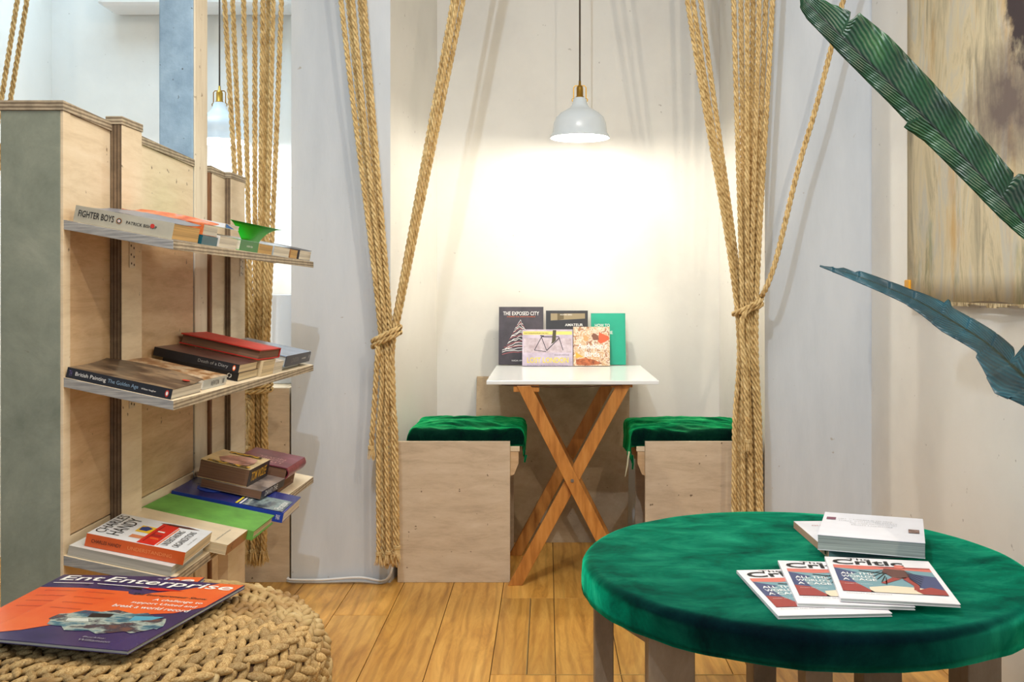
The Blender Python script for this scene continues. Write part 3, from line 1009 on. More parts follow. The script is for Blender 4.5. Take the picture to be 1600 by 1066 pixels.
def cushion(name, label, x0, x1, y0, y1, zt, skirts, seed, side_drop):
    """velvet pad draped over a seat; skirts = overhang lengths (left, right, front, back)"""
    c = thing(name, label, 'cushion', ((x0 + x1) / 2, (y0 + y1) / 2, 0.481), 'green velvet cushions on the box stools')
    l, r, f, bk = skirts
    nx_, ny_ = 70, 56
    vs, fs = [], []
    W_, D_ = x1 - x0, y1 - y0

    def fold(s, w, lo, hi, rad=0.022):
        """returns position across and drop for arclength s in [-lo, w+hi]"""
        if s < rad:
            if s > -rad * 0.57:
                a = (rad - s) / (rad * 1.57)
                a = min(a, 1)
                return rad - rad * math.sin(a * math.pi / 2), rad * (1 - math.cos(a * math.pi / 2))
            return 0.0, rad + (-rad * 0.57 - s)
        if s > w - rad:
            p_, d_ = fold(w - s, w, hi, lo, rad)
            return w - p_, d_
        return s, 0.0
    for j in range(ny_ + 1):
        t_ = -f + (D_ + f + bk) * j / ny_
        py, dy = fold(t_, D_, f, bk)
        for i in range(nx_ + 1):
            s_ = -l + (W_ + l + r) * i / nx_
            px_, dx = fold(s_, W_, l, r)
            w1 = noise.noise(Vector((s_ * 5 + seed, t_ * 22, seed))) * 0.011
            w2 = noise.noise(Vector((s_ * 16, t_ * 42 + s_ * 14, seed + 4))) * 0.006
            hump = 0.018 * math.sin(math.pi * min(max(px_ / W_, 0), 1)) * math.sin(math.pi * min(max(py / D_, 0), 1))
            drop = max(dx, dy) + 0.35 * min(dx, dy)
            k_ = max(0, 1 - drop / 0.02)
            out_ = noise.noise(Vector((s_ * 14, t_ * 14, seed + 9))) * 0.008 * min(1, drop / 0.03)
            x = x0 + px_ + (out_ if dx > dy else 0)
            y = y0 + py + (out_ if dy >= dx else 0)
            vs.append((x, y, zt + hump * k_ + (w1 + w2) * (0.4 + 0.6 * k_) - drop + (0.010 * noise.noise(Vector((s_ * 30, t_ * 30, seed))) if drop > 0.045 else 0)))
    for j in range(ny_):
        for i in range(nx_):
            a = j * (nx_ + 1) + i
            fs.append((a, a + 1, a + nx_ + 2, a + nx_ + 1))
    o = obj('velvet_cover', vs, fs, VELVET2, c, smooth=True)
    md = o.modifiers.new('thick', 'SOLIDIFY'); md.thickness = 0.003; md.offset = -1
    box('pad', x0 + 0.006, x1 - 0.006, y0 + 0.006, y1 - 0.006, 0.481, zt - 0.010, flat('dark_foam', (30, 50, 42), .9), c, 0.008)
    return c


C1 = cushion('seat_cushion', 'rumpled green velvet seat cushion on the left box stool', -0.500, -0.082, 3.552, 3.925, 0.536, (0.045, 0.088, 0.045, 0.03), 2.3, 1)
C2 = cushion('seat_cushion', 'pleated green velvet seat cushion on the right box stool', 0.300, 0.735, 3.552, 3.925, 0.536, (0.100, 0.035, 0.045, 0.03), 7.9, -1)
for cc, pts in ((C2, [(0.292, 3.546, .462), (0.288, 3.540, .44), (0.284, 3.538, .41), (0.277, 3.538, .375)]),
                (C2, [(0.303, 3.545, .45), (0.305, 3.540, .42), (0.303, 3.540, .40)]),
                (C1, [(-0.075, 3.545, .45), (-0.078, 3.54, .435), (-0.080, 3.54, .425)])):
    bm = bmesh.new()
    add_tube(bm, pts, [0.0035, 0.003, 0.0028, 0.001][:len(pts)], 6)
    bm_obj('tie_string', bm, flat('pale_string', (206, 206, 176)) if len(pts) == 4 else VELVET2, cc)

# board leaning on the back wall below the table
bd = hexa('plywood_board', [(-0.30, 4.085, 0), (0.330, 4.085, 0), (0.330, 4.101, 0), (-0.30, 4.101, 0),
                            (-0.30, 4.240, 0.665), (0.352, 4.240, 0.665), (0.352, 4.2585, 0.667), (-0.30, 4.2585, 0.667)], PLYT, None, 0.001)
tag(bd, 'tan plywood board leaning on the back wall behind crossed table legs', 'board')

# taller plywood box seen past the ropes, left alcove
lb = thing('plywood_box', 'tall plywood box behind the rope bundle left of the pier', 'box', (-1.05, 3.7, 0))
box('front_panel', -1.20, PL0 - 0.008, YF + .004, YF + 0.022, 0.0, 0.690, BOXP, lb, 0.001)
box('side_panel', -1.20, -1.182, YF + 0.0225, 3.95, 0, 0.690, PLY, lb)
box('side_panel', PL0 - 0.026, PL0 - 0.008, YF + 0.0225, 3.95, 0, 0.690, PLY, lb)
box('top_board', -1.18, PL0 - 0.028, YF + 0.0225, 3.95, 0.672, 0.690, PLY, lb)
wb = box('white_board', -1.02, PL0 - 0.012, YF + 0.16, YF + 0.172, 0.6905, 1.02, flat('white_card', (222, 228, 236), .5), None, 0.002)
tag(wb, 'white panel standing on the tall plywood box behind ropes', 'panel')

# ------------------------------------------------------------------ pendant lamps
def pendant(label, x, y, zr, power, col=(1.0, 0.91, 0.76)):
    p = thing('pendant_lamp', label, 'lamp', (x, y, zr), 'white dome pendant lamps')
    outer = [(0.115, 0.0), (0.1145, 0.006), (0.106, 0.020), (0.104, 0.040), (0.101, 0.060), (0.092, 0.080), (0.076, 0.096), (0.055, 0.108), (0.038, 0.118),
             (0.030, 0.130), (0.025, 0.146), (0.022, 0.156)]
    inner = [(r - 0.003, z - 0.002) for r, z in outer[::-1]]
    bm = bmesh.new()
    add_lathe(bm, outer, (x, y, zr), 56)
    bm_obj('shade', bm, ENAMEL, p, smooth=True)
    bm = bmesh.new()
    add_lathe(bm, [(0.112, 0.0005)] + inner[::-1][1:] + [(0.0, 0.152)], (x, y, zr), 56)
    bm_obj('shade_lining', bm, ENAMEL_IN, p, smooth=True)
    bm = bmesh.new()
    add_lathe(bm, [(0.1155, 0.0), (0.1165, 0.002), (0.1155, 0.004), (0.112, 0.002)], (x, y, zr), 56, True)
    bm_obj('rim', bm, ENAMEL, p, smooth=True)
    bm = bmesh.new()
    add_lathe(bm, [(0.0, .146), (0.016, .146), (0.016, .160), (0.013, .163), (0.013, .195), (0.010, .202), (0.005, .206), (0.0045, .222), (0.0, .222)], (x, y, zr), 24)
    s = bm_obj('socket', bm, BRASS, p, smooth=True)
    bm = bmesh.new()
    for a in (-1, 1):
        add_tube(bm, [(x + a * .0285, y, zr + .142), (x + a * .030, y, zr + .150), (x + a * .024, y, zr + .156), (x + a * .024, y, zr + .196), (x + a * .018, y, zr + .203), (x, y, zr + .203)], 0.0022, 6)
    bm_obj('yoke', bm, BRASS, p)
    bm = bmesh.new()
    add_tube(bm, [(x, y, zr + .215), (x, y, ZC - 0.02)], 0.0034, 8)
    bm_obj('cord', bm, CORD, p)
    bm = bmesh.new()
    add_lathe(bm, [(0, -.03), (.03, -.028), (.045, -.012), (.045, 0), (0, 0)], (x, y, ZC - .0005), 24)
    bm_obj('ceiling_rose', bm, ENAMEL, p, smooth=True)
    bm = bmesh.new()
    add_lathe(bm, [(0.0, 0.012), (0.014, 0.014), (0.026, 0.024), (0.031, 0.042), (0.027, 0.062), (0.016, 0.085), (0.013, 0.145), (0, .146)], (x, y, zr), 24)
    bl = bm_obj('bulb', bm, BULB, p, smooth=True)
    li = lamp('pendant_light', 'POINT', (x, y, zr + 0.004), power, col, size=0.03)
    li.parent = p
    li.matrix_parent_inverse = p.matrix_basis.inverted()
    return p


pendant('white dome pendant lamp with brass socket above the folding table', FX(906, 3.86), 3.86, CAM_H + (450 - 216) * 3.86 / F, 15)
pendant('white dome pendant lamp half hidden behind post and ropes, left alcove', FX(343, 3.95), 3.95, CAM_H + (450 - 222) * 3.95 / F, 15, (0.88, 0.94, 1.0))

# ------------------------------------------------------------------ air conditioner, left alcove
ac = thing('air_conditioner', 'white wall-mounted air conditioner high behind the post', 'air conditioner', (-1.45, 4.15, 2.17))
bm = bmesh.new()
add_box(bm, -1.85, -1.05, 4.06, YB - 0.001, 2.205, 2.49, 0.03)
bm_obj('casing', bm, WHITEP, ac, smooth=False)
box('air_flap', -1.80, -1.10, 4.056, 4.075, 2.25, 2.285, flat('flap_grey', (206, 212, 218), .4), ac, 0.003)


# ------------------------------------------------------------------ rope curtains
def smooth_path(pts, step):
    pts = [Vector(p) for p in pts]
    ex = [pts[0] * 2 - pts[1]] + pts + [pts[-1] * 2 - pts[-2]]
    out = []
    for i in range(1, len(ex) - 2):
        p0, p1, p2, p3 = ex[i - 1], ex[i], ex[i + 1], ex[i + 2]
        n_ = max(2, int((p2 - p1).length / step))
        for k in range(n_):
            t_ = k / n_
            out.append(0.5 * ((2 * p1) + (-p0 + p2) * t_ + (2 * p0 - 5 * p1 + 4 * p2 - p3) * t_ * t_ + (-p0 + 3 * p1 - 3 * p2 + p3) * t_ ** 3))
    out.append(ex[-2])
    return out


def rope_mesh(name, pts, parent, r=0.0088, step=0.007, pitch=0.066, phase=0.0, mat=None):
    p = np.array([tuple(v) for v in smooth_path(pts, step)])
    n_ = len(p)
    seg = np.linalg.norm(np.diff(p, axis=0), axis=1)
    s = np.concatenate([[0], np.cumsum(seg)])
    tan = np.gradient(p, axis=0)
    tan /= np.linalg.norm(tan, axis=1)[:, None]
    ref = np.tile(np.array([0.0, 1.0, 0.0]), (n_, 1))
    bad = np.abs(tan[:, 1]) > 0.93
    ref[bad] = (1, 0, 0)
    u = np.cross(tan, ref); u /= np.linalg.norm(u, axis=1)[:, None]
    v = np.cross(tan, u)
    sides = 6
    vs, fs = [], []
    for k in range(3):
        ang = phase + 2 * math.pi * k / 3 - 2 * math.pi * s / pitch
        c_ = p + (u * np.cos(ang)[:, None] + v * np.sin(ang)[:, None]) * (r * 0.58)
        base = len(vs)
        ring = np.stack([c_ + (u * math.cos(2 * math.pi * q / sides) + v * math.sin(2 * math.pi * q / sides)) * (r * 0.50) for q in range(sides)], 1)
        vs.extend(ring.reshape(-1, 3).tolist())
        for i in range(n_ - 1):
            a = base + i * sides
            for q in range(sides):
                q2 = (q + 1) % sides
                fs.append((a + q, a + q2, a + sides + q2, a + sides + q))
    return obj(name, vs, fs, mat or ROPE, parent, smooth=True)


def fringe(rope, end, r=0.0088, length=0.035, n_=16):
    bm = bmesh.new()
    for k in range(n_):
        a = random.uniform(0, 6.283); q = r * math.sqrt(random.random())
        dx, dy = q * math.cos(a), q * math.sin(a)
        l_ = length * random.uniform(.7, 1.1)
        add_tube(bm, [(end[0] + dx, end[1] + dy, end[2] + .004), (end[0] + dx * 1.35, end[1] + dy * 1.35, end[2] - l_ * .5),
                      (end[0] + dx * 1.75 + random.uniform(-.004, .004), end[1] + dy * 1.7, end[2] - l_)], [.0022, .0022, .001], 5)
    bm_obj('frayed_end', bm, FRINGE, rope)
    bm = bmesh.new()
    for k in range(3):
        z = end[2] + .002 + .004 * k
        add_tube(bm, [(end[0] + (r + .001) * math.cos(a * math.pi / 6), end[1] + (r + .001) * math.sin(a * math.pi / 6), z) for a in range(13)], .0018, 5)
    bm_obj('end_whipping', bm, FRINGE, rope)


def wrap(parent, c, rx, ry, tilt, tail, turns=1.6, lead=None):
    pts = []
    n_ = int(18 * turns)
    for k in range(n_ + 1):
        a = -math.pi * .1 + 2 * math.pi * turns * k / n_
        pts.append((c[0] + rx * math.cos(a), c[1] + ry * math.sin(a) * -1, c[2] + tilt * math.cos(a) - 0.018 * k / n_ * turns))
    if lead:
        pts = [Vector(q) for q in lead] + pts
    o = rope_mesh('tie_rope', pts + [Vector(q) for q in tail], parent, 0.0092, 0.006)
    return o


def bundle(name, label, tops, knot_y, knot, bottom, ytop_px, d, dk, extra=None):
    """tops: (px at image y=0, group offset); ropes run ceiling -> knot -> frayed ends"""
    b_ = thing(name, label, 'rope curtain', (knot[0] + 0, dk, 0), 'tied-back rope curtains')
    return b_


def pt(px, py, d):
    return tuple(P(px, py, d))


def up_to_ceiling(px0, py0, px1, py1, d, dz=ZC):
    """extend the image line (px0,py0)-(px1,py1) at depth d up to the ceiling"""
    a, b_ = P(px0, py0, d), P(px1, py1, d)
    t_ = (dz - b_.z) / (a.z - b_.z)
    return b_ + (a - b_) * t_


def make_bundle(label, strands, knot_px, lower, loose=None, wrap_args=None, base_d=3.40):
    """strands: (x at y=0, x at knot, depth offset); lower: x at the hem, hem y"""
    b_ = thing('rope_curtain', label, 'rope curtain', (P(knot_px[0], knot_px[1], base_d).x, base_d, 0), 'tied-back rope curtains')
    for i, (xt, xk, xb, yb, dd) in enumerate(strands):
        d = base_d + dd
        top = up_to_ceiling(xt, 0, xk, knot_px[1] - 20, d + 0.0)
        top.y = base_d + dd * 1.6
        k1 = P(xk, knot_px[1], d)
        pts = [top, (top * .5 + k1 * .5) + Vector((random.uniform(-.003, .003), 0, -0.01)), k1]
        if xb is not None:
            e = P(xb, yb, base_d + dd * 1.1)
            midp = k1 * .5 + e * .5 + Vector((random.uniform(-.004, .004), random.uniform(-.004, .004), 0))
            pts += [midp, e]
        rp = rope_mesh('rope', pts, b_, phase=random.uniform(0, 6))
        if xb is not None:
            fringe(rp, tuple(pts[-1]))
    return b_


# left curtain of the middle alcove
KL = (605, 515)
B1 = make_bundle('jute rope curtain tied back at the left edge of the table alcove',
                 [(535, 594, 592, 868, -.004), (545, 598, 600, 872, .016), (553, 602, 607, 866, -.012), (562, 606, 613, 872, .020), (571, 610, 618, 868, -.006),
                  (706, 614, None, 0, .010), (714, 617, 621, 858, -.014), (721, 619, None, 0, .012)], KL, None)
c_ = P(604, 520, 3.402)
o = wrap(B1, (c_.x, c_.y, c_.z), 0.046, 0.040, 0.020, [P(590, 545, 3.365), P(587, 600, 3.37), P(583, 660, 3.372), P(580, 700, 3.375)])
fringe(o, tuple(P(580, 702, 3.375)))

# right curtain of the middle alcove
KR = (1167, 478)
B2 = make_bundle('jute rope curtain tied back at the right edge of the table alcove',
                 [(1076, 1151, 1146, 868, -.006), (1086, 1155, 1157, 870, .012), (1097, 1158, 1152, 866, .02),
                  (1147, 1160, 1163, 872, -.014), (1157, 1164, 1170, 868, .006), (1167, 1168, 1176, 870, -.02), (1176, 1171, 1181, 866, .012),
                  (1185, 1174, 1187, 872, -.012), (1196, 1178, 1192, 868, .008), (1206, 1182, 1190, 866, -.018)], KR, None)
c_ = P(1168, 476, 3.398)
lead = [up_to_ceiling(1313, 0, 1205, 420, 3.36), P(1290, 110, 3.36), P(1248, 260, 3.36), P(1214, 400, 3.355), P(1196, 452, 3.352)]
o = wrap(B2, (c_.x, c_.y, c_.z), 0.046, 0.044, 0.022, [P(1160, 500, 3.350), P(1166, 600, 3.345), P(1168, 690, 3.348)], 1.15, lead)
fringe(o, tuple(P(1168, 692, 3.348)))

# curtain seen behind the shelves
KM = (402, 600)
B3 = make_bundle('pale rope curtain hanging behind the bookshelves beside the pier',
                 [(351, 386, 386, 866, -.006), (363, 390, 392, 870, .014), (382, 394, 396, 864, -.016), (399, 399, 400, 868, .010), (410, 403, 404, 870, -.004),
                  (418, 407, 408, 862, .018), (427, 412, 411, 866, -.014), (438, 416, 413, 864, .006)], KM, None, base_d=3.42)
c_ = P(402, 600, 3.422)
o = wrap(B3, (c_.x, c_.y, c_.z), 0.046, 0.042, 0.0, [P(392, 640, 3.375), P(390, 700, 3.38)])
fringe(o, tuple(P(390, 702, 3.38)))

# far left pair, behind the partition
B4 = make_bundle('two ropes slanting down behind the top corner of the partition',
                 [(27, -62, -66, 866, -.006), (38, -52, -56, 868, .014)], (-60, 560), None, base_d=3.42)

# ------------------------------------------------------------------ cable along the pier foot
cab = thing('power_cable', 'white cable running along the foot of the left pier', 'cable', (FX(520, 3.5), 3.5, 0))
for k_ in range(2):
    bm = bmesh.new()
    o_ = 0.008 * k_
    add_tube(bm, smooth_path([(FX(448, 3.5), 3.522, .012 + o_), (FX(452, 3.5), 3.512, .008 + o_), (FX(500, 3.5), 3.512, .007 + o_), (FX(560, 3.5), 3.510, .010 + o_ + .006 * k_),
                              (FX(596, 3.5), 3.508, .005 + o_), (FX(608, 3.5), 3.514, .022 + o_), (FX(612, 3.5), 3.518, .06)], 0.01), 0.0042, 8)
    bm_obj('cable_run', bm, WHITEP if k_ else flat('grey_cable', (176, 178, 180), .5), cab, smooth=True)

# ------------------------------------------------------------------ books on the folding table
def standing(name, label, px0, px1, py_top, d, th, cov, pg, lean, hard=False, dz=0.0):
    s = F / d
    w, h = (px1 - px0) / s, (CAM_H + (CY - py_top) / s - TZ) / math.cos(math.radians(lean)) * 1.0
    # local x -> down, local y -> right, local z -> toward the camera
    R = Matrix(((0, 1, 0), (0, 0, -1), (-1, 0, 0))).to_4x4()
    tl = Matrix.Rotation(math.radians(-lean), 4, 'X')
    top = Matrix.Translation((FX(px0, d), d + th * math.cos(math.radians(lean)), TZ + 0.0005 + th * math.sin(math.radians(lean)) * 0)) @ tl @ Matrix.Translation((0, 0, h)) @ R
    b_ = book(name, label, 'book', top, h, w, th, cov, pg, hard=hard, group='books propped up on the folding table')
    return b_, w, h


def front_text(b_, s, x, y, w, h, T, mat, bold=0.0, up=0.0006):
    """y from the left, x from the top (baseline)"""
    return lettering(b_, s, (x, y, T + up), Y, -X, w, h, mat, bold)


DARKC = mottled('cover_charcoal_violet', [(.3, (48, 42, 48)), (.7, (72, 64, 72))], 20, rough=.35)
b, w, h = standing('hardback_book', 'tall charcoal book with white line drawing, left end of folding table', 779, 849, 481, 4.155, 0.016, DARKC, PG_TAN, 9, True)
T_ = .016
front_text(b, 'THE EXPOSED CITY', .036, .018, w - .036, .016, T_, INKW, .006)
front_text(b, 'MAPPING THE URBAN INVISIBLES', .044, .034, w - .068, .004, T_, INKO)
rnd = random.Random(3)
for k_ in range(17):
    a = k_ / 16
    xx = .055 + .135 * a
    hw = 0.012 + .066 * a ** 0.85 if a < .85 else .075
    cxm = w * .5 - .004
    pts = []
    n_ = 9
    up_, lo_ = [], []
    for i in range(n_ + 1):
        q = -1 + 2 * i / n_
        yy = cxm + q * hw
        xo = xx + .022 * abs(q) * (1 if a < .8 else .3) + rnd.uniform(-.004, .004)
        up_.append((xo, yy)); lo_.append((xo + .0026, yy))
    m_ = INKW if k_ % 3 != 1 else flat('rose_ink', (178, 96, 100))
    obj('cover_print', [(x_, y_, T_ + .0006) for x_, y_ in up_ + lo_], [(i, i + 1, n_ + 2 + i, n_ + 1 + i) for i in range(n_)], m_, b, wc=False)
front_text(b, 'NADIA AMOROSO', h - .014, .055, .075, .006, T_, INKW)

b, w, h = standing('hardback_book', 'dark book with tan cover panel, behind the lilac book', 853, 919, 487, 4.150, 0.018, cover('ink_black', (38, 38, 42), .15), PG_WHITE, 9, True)
patch(b, [(.012, .020), (.012, w - .012), (.034, w - .012), (.042, .020)], .018, flat('tan_panel', (150, 136, 108)))
patch(b, [(.012, .048), (.012, .075), (.036, .075), (.041, .048)], .0182, flat('olive_panel', (98, 86, 60)))
front_text(b, 'RICHARD SERRA', .020, .06, .05, .005, .018, INKW, up=.001)
front_text(b, 'AMATEUR', .066, .080, .075, .011, .018, INKW, .01)

b, w, h = standing('hardback_book', 'plain teal green book standing at the right end of table', 924, 978, 491, 4.150, 0.016, cover('teal_green', (0, 158, 130), .03, .4), PG_WHITE, 9, True)
front_text(b, 'HOW TO', .058, .016, .062, .013, .016, INKW, .01)
front_text(b, 'SEE', .088, .060, .03, .013, .016, INKW, .01)

b, w, h = standing('paperback_book', 'lilac landscape-format book with bicycle frame cover on folding table', 816, 895, 516, 4.098, 0.014, mottled('cover_lilac', [(.35, (178, 164, 184)), (.6, (206, 194, 212)), (.75, (222, 210, 222))], 18, rough=.35), PG_WHITE, 7)
T_ = .014
patch(b, rect(.008, .022, .003, w - .003), T_, flat('pale_yellow', (226, 214, 120)))
patch(b, rect(.036, .096, .006, w - .006), T_, mottled('grey_street', [(.35, (176, 158, 166)), (.7, (216, 204, 214))], 40, rough=.4))
BK = flat('bike_line', (46, 40, 52))


def line(b_, p, q, wd, z, mat):
    p, q = Vector(p), Vector(q)
    n_ = (q - p).normalized()
    m_ = Vector((-n_.y, n_.x)) * wd / 2
    patch(b_, [tuple(p + m_), tuple(p - m_), tuple(q - m_), tuple(q + m_)], z, mat)


for p, q, wd in (((.030, .080), (.086, .050), .003), ((.030, .080), (.030, .150), .003), ((.030, .078), (.086, .100), .003), ((.036, .152), (.088, .100), .0035),
                 ((.086, .050), (.092, .098), .0025), ((.030, .150), (.086, .168), .003), ((.026, .074), (.028, .090), .004)):
    line(b, p, q, wd, T_ + .0003, BK)
patch(b, [(.003, .126), (.003, .140), (.046, .138), (.056, .128), (.060, .118), (.050, .122)], T_ + .0005, flat('olive_leg', (74, 70, 52)))
front_text(b, 'LOST LONDON', .138, .020, w - .038, .022, T_, INKY, .012)
front_text(b, 'PORTRAIT OF A CITY ON THE EDGE', .152, .020, w - .040, .006, T_, flat('violet_grey_ink', (120, 110, 150)))
front_text(b, 'PHOTOGRAPHS FROM THE PAST', .0185, .008, .100, .005, T_, BK, up=.0012)
front_text(b, 'ENGLISH HERITAGE', .108, w - .075, .06, .005, T_, BK)

b, w, h = standing('paperback_book', 'square book with red bird and brown leaves cover, front right on folding table', 896, 953, 512, 4.098, 0.016, mottled('cover_leafy', [(.3, (222, 206, 180)), (.42, (196, 152, 108)), (.52, (236, 222, 204)), (.6, (150, 92, 62)), (.7, (206, 160, 110)), (.8, (226, 212, 190))], 42, (1, 1, 1), .4, dist=1.5), PG_WHITE, 7)
T_ = .016
RB = flat('coral_ink', (206, 96, 62))
patch(b, [(.022, .106), (.030, .122), (.040, .146), (.052, .148), (.062, .132), (.070, .112), (.060, .100), (.044, .104)], T_, RB)
patch(b, [(.036, .074), (.026, .084), (.036, .102), (.054, .106), (.056, .084)], T_, flat('brown_bird', (124, 82, 66)))
patch(b, [(.038, .040), (.034, .052), (.044, .064), (.060, .058), (.058, .044)], T_, flat('buff_bird', (206, 160, 110)))
patch(b, [(.104, .008), (.116, .028), (.128, .048), (.124, .030), (.130, .010)], T_, flat('yellow_bird', (222, 170, 70)))
patch(b, [(.136, .010), (.128, .050), (.138, .090), (.152, .120), (.160, .060), (.156, .012)], T_, mottled('rust_leaf', [(.4, (120, 60, 36)), (.6, (186, 104, 64))], 50))
front_text(b, "Audubon's", .090, .018, w - .030, .022, T_, INKW, .012, up=.0012)
front_text(b, 'Birds', .124, .046, .062, .021, T_, INKW, .012, up=.0012)

# ------------------------------------------------------------------ round velvet table
GX, GY, GR, GZ = 0.538, 2.114, 0.464, 0.470
gt = thing('round_table', 'large round table covered in emerald velvet on rough wooden legs', 'table', (GX, GY, 0))
bm = bmesh.new()
prof = [(0.0, 0.0)] + [(GR * k / 14, 0.0) for k in range(1, 13)] + \
       [(GR - .022 + .022 * math.sin(a * math.pi / 16), -.022 + .022 * math.cos(a * math.pi / 16)) for a in range(0, 9)] + \
       [(GR + .001, -.035), (GR + .001, -.050), (GR, -.064), (GR - .012, -.068), (GR - .05, -.068), (0.0, -.068)]
add_lathe(bm, prof, (GX, GY, GZ), 160)
for v_ in bm.verts:
    r_ = math.hypot(v_.co.x - GX, v_.co.y - GY)
    if v_.co.z > GZ - 0.01:
        v_.co.z += 0.0012 * noise.noise(Vector((v_.co.x * 9, v_.co.y * 9, 1)))
    elif r_ > GR - 0.03:
        k_ = 1 + 0.0045 * noise.noise(Vector((v_.co.x * 40, v_.co.y * 40, 3)))
        v_.co.x = GX + (v_.co.x - GX) * k_
        v_.co.y = GY + (v_.co.y - GY) * k_
        v_.co.z += 0.003 * noise.noise(Vector((v_.co.x * 14, v_.co.y * 14, 8)))
bm_obj('velvet_top', bm, VELVET, gt, smooth=True)
for xa, xb, ya, yb in ((0.099, 0.139, 2.08, 2.14), (0.186, 0.272, 1.83, 1.90), (0.449, 0.500, 2.17, 2.25), (0.485, 0.537, 1.87, 1.93), (0.655, 0.735, 2.06, 2.13),
                       (0.833, 0.900, 1.97, 2.07)):
    box('leg', xa, xb, ya, yb, 0, GZ - .0675, LEGW, gt, 0.003)
bm = bmesh.new()
add_bar(bm, (0.265, 1.90, .375), (0.46, 2.18, .375), 0.05, 0.03, Vector((0, 0, 1)).cross(Vector((.2, .28, 0))))
bm_obj('brace', bm, LEGW, gt)
box('brace', 0.537, 0.655, 1.90, 2.07, .388, GZ - .0675, LEGW, gt)
box('brace', 0.38, 0.449, 2.18, 2.23, .33, GZ - .0675, LEGW, gt)
hexa('brace', [(0.735, 2.08, .375), (0.833, 2.02, .375), (0.833, 2.06, .375), (0.735, 2.12, .375), (0.735, 2.08, GZ - .0675), (0.833, 2.02, GZ - .0675), (0.833, 2.06, GZ - .0675), (0.735, 2.12, GZ - .0675)], LEGW, gt)
hexa('brace', [(0.12, 2.08, .36), (0.20, 1.90, .36), (0.23, 1.90, .36), (0.139, 2.10, .36), (0.12, 2.08, GZ - .0675), (0.20, 1.90, GZ - .0675), (0.23, 1.90, GZ - .0675), (0.139, 2.10, GZ - .0675)], LEGW, gt)

ZG = GZ + 0.0016


def flat_at(x, y, z, rot):
    return Matrix.Translation((x, y, z)) @ Matrix.Rotation(math.radians(rot), 4, 'Z')


# lower pink-spined book: spine toward the left
b = book('paperback_book', 'slim white book with peach spine under the thick white one', 'book', flat_at(0.5886, 2.379, ZG, -88.5),
         0.268, 0.205, 0.016, cover('white_back', (226, 226, 232), .03), pages('teal_pages', (96, 136, 140)), cover('peach', (206, 160, 136), .06), group='books on the green table')
lettering(b, 'GLUTEN FREE', (.050, .030, .0166), Y, -X, .10, .008, flat('rust_ink', (170, 70, 54)))
lettering(b, '& DELICIOUS', (.068, .045, .0166), Y, -X, .09, .007, flat('rust_ink', (170, 70, 54)))
patch(b, rect(.246, .256, -.0006, -.0004), .006, INK)
obj('spine_emblem', [(.246, -.0006, .004), (.254, -.0006, .004), (.254, -.0006, .012), (.246, -.0006, .012)], [(0, 1, 2, 3)], INK, b, wc=False)
# thick white book (fore-edge toward the camera)
M_ = Matrix.Translation((0.8515, 2.257, ZG + .0166)) @ Matrix.Rotation(math.radians(160.5), 4, 'Z')
b = book('paperback_book', 'thick white paperback with small dark pictures, topmost of two on green table', 'book', M_,
         0.214, 0.224, 0.033, cover('white_matte', (232, 232, 240), .02), pages('grey_blue', (168, 180, 176)), curl=-.001, group='books on the green table')
BT = .0336
patch(b, rect(.186, .206, .052, .075), BT, flat('plum_print', (126, 76, 96)))
patch(b, rect(.010, .032, .118, .150), BT, mottled('dark_photo', [(.4, (60, 36, 34)), (.6, (150, 120, 110))], 90))
for i_, (s_, x0_, w_) in enumerate((('MRS. T. LOWELL IS TO SAVE', .180, .115), ('THREE. COLLECTED ESSAYS', .180, .125), ('AND OTHER WRITINGS ON ART', .155, .10), ('FROM LONDON', .150, .085))):
    lettering(b, s_, (x0_, .066 + .017 * i_, BT + .0006), -X, -Y, w_, .006, INKG)

# three copies of a magazine
SAL, RUST, TEALP, CRM, NAVY = flat('salmon_print', (206, 112, 98), .45), flat('rust_print', (150, 56, 50), .45), flat('dusty_teal_print', (112, 150, 160), .45), flat('cream_print', (226, 208, 182), .45), flat('navy_print', (62, 72, 112), .45)


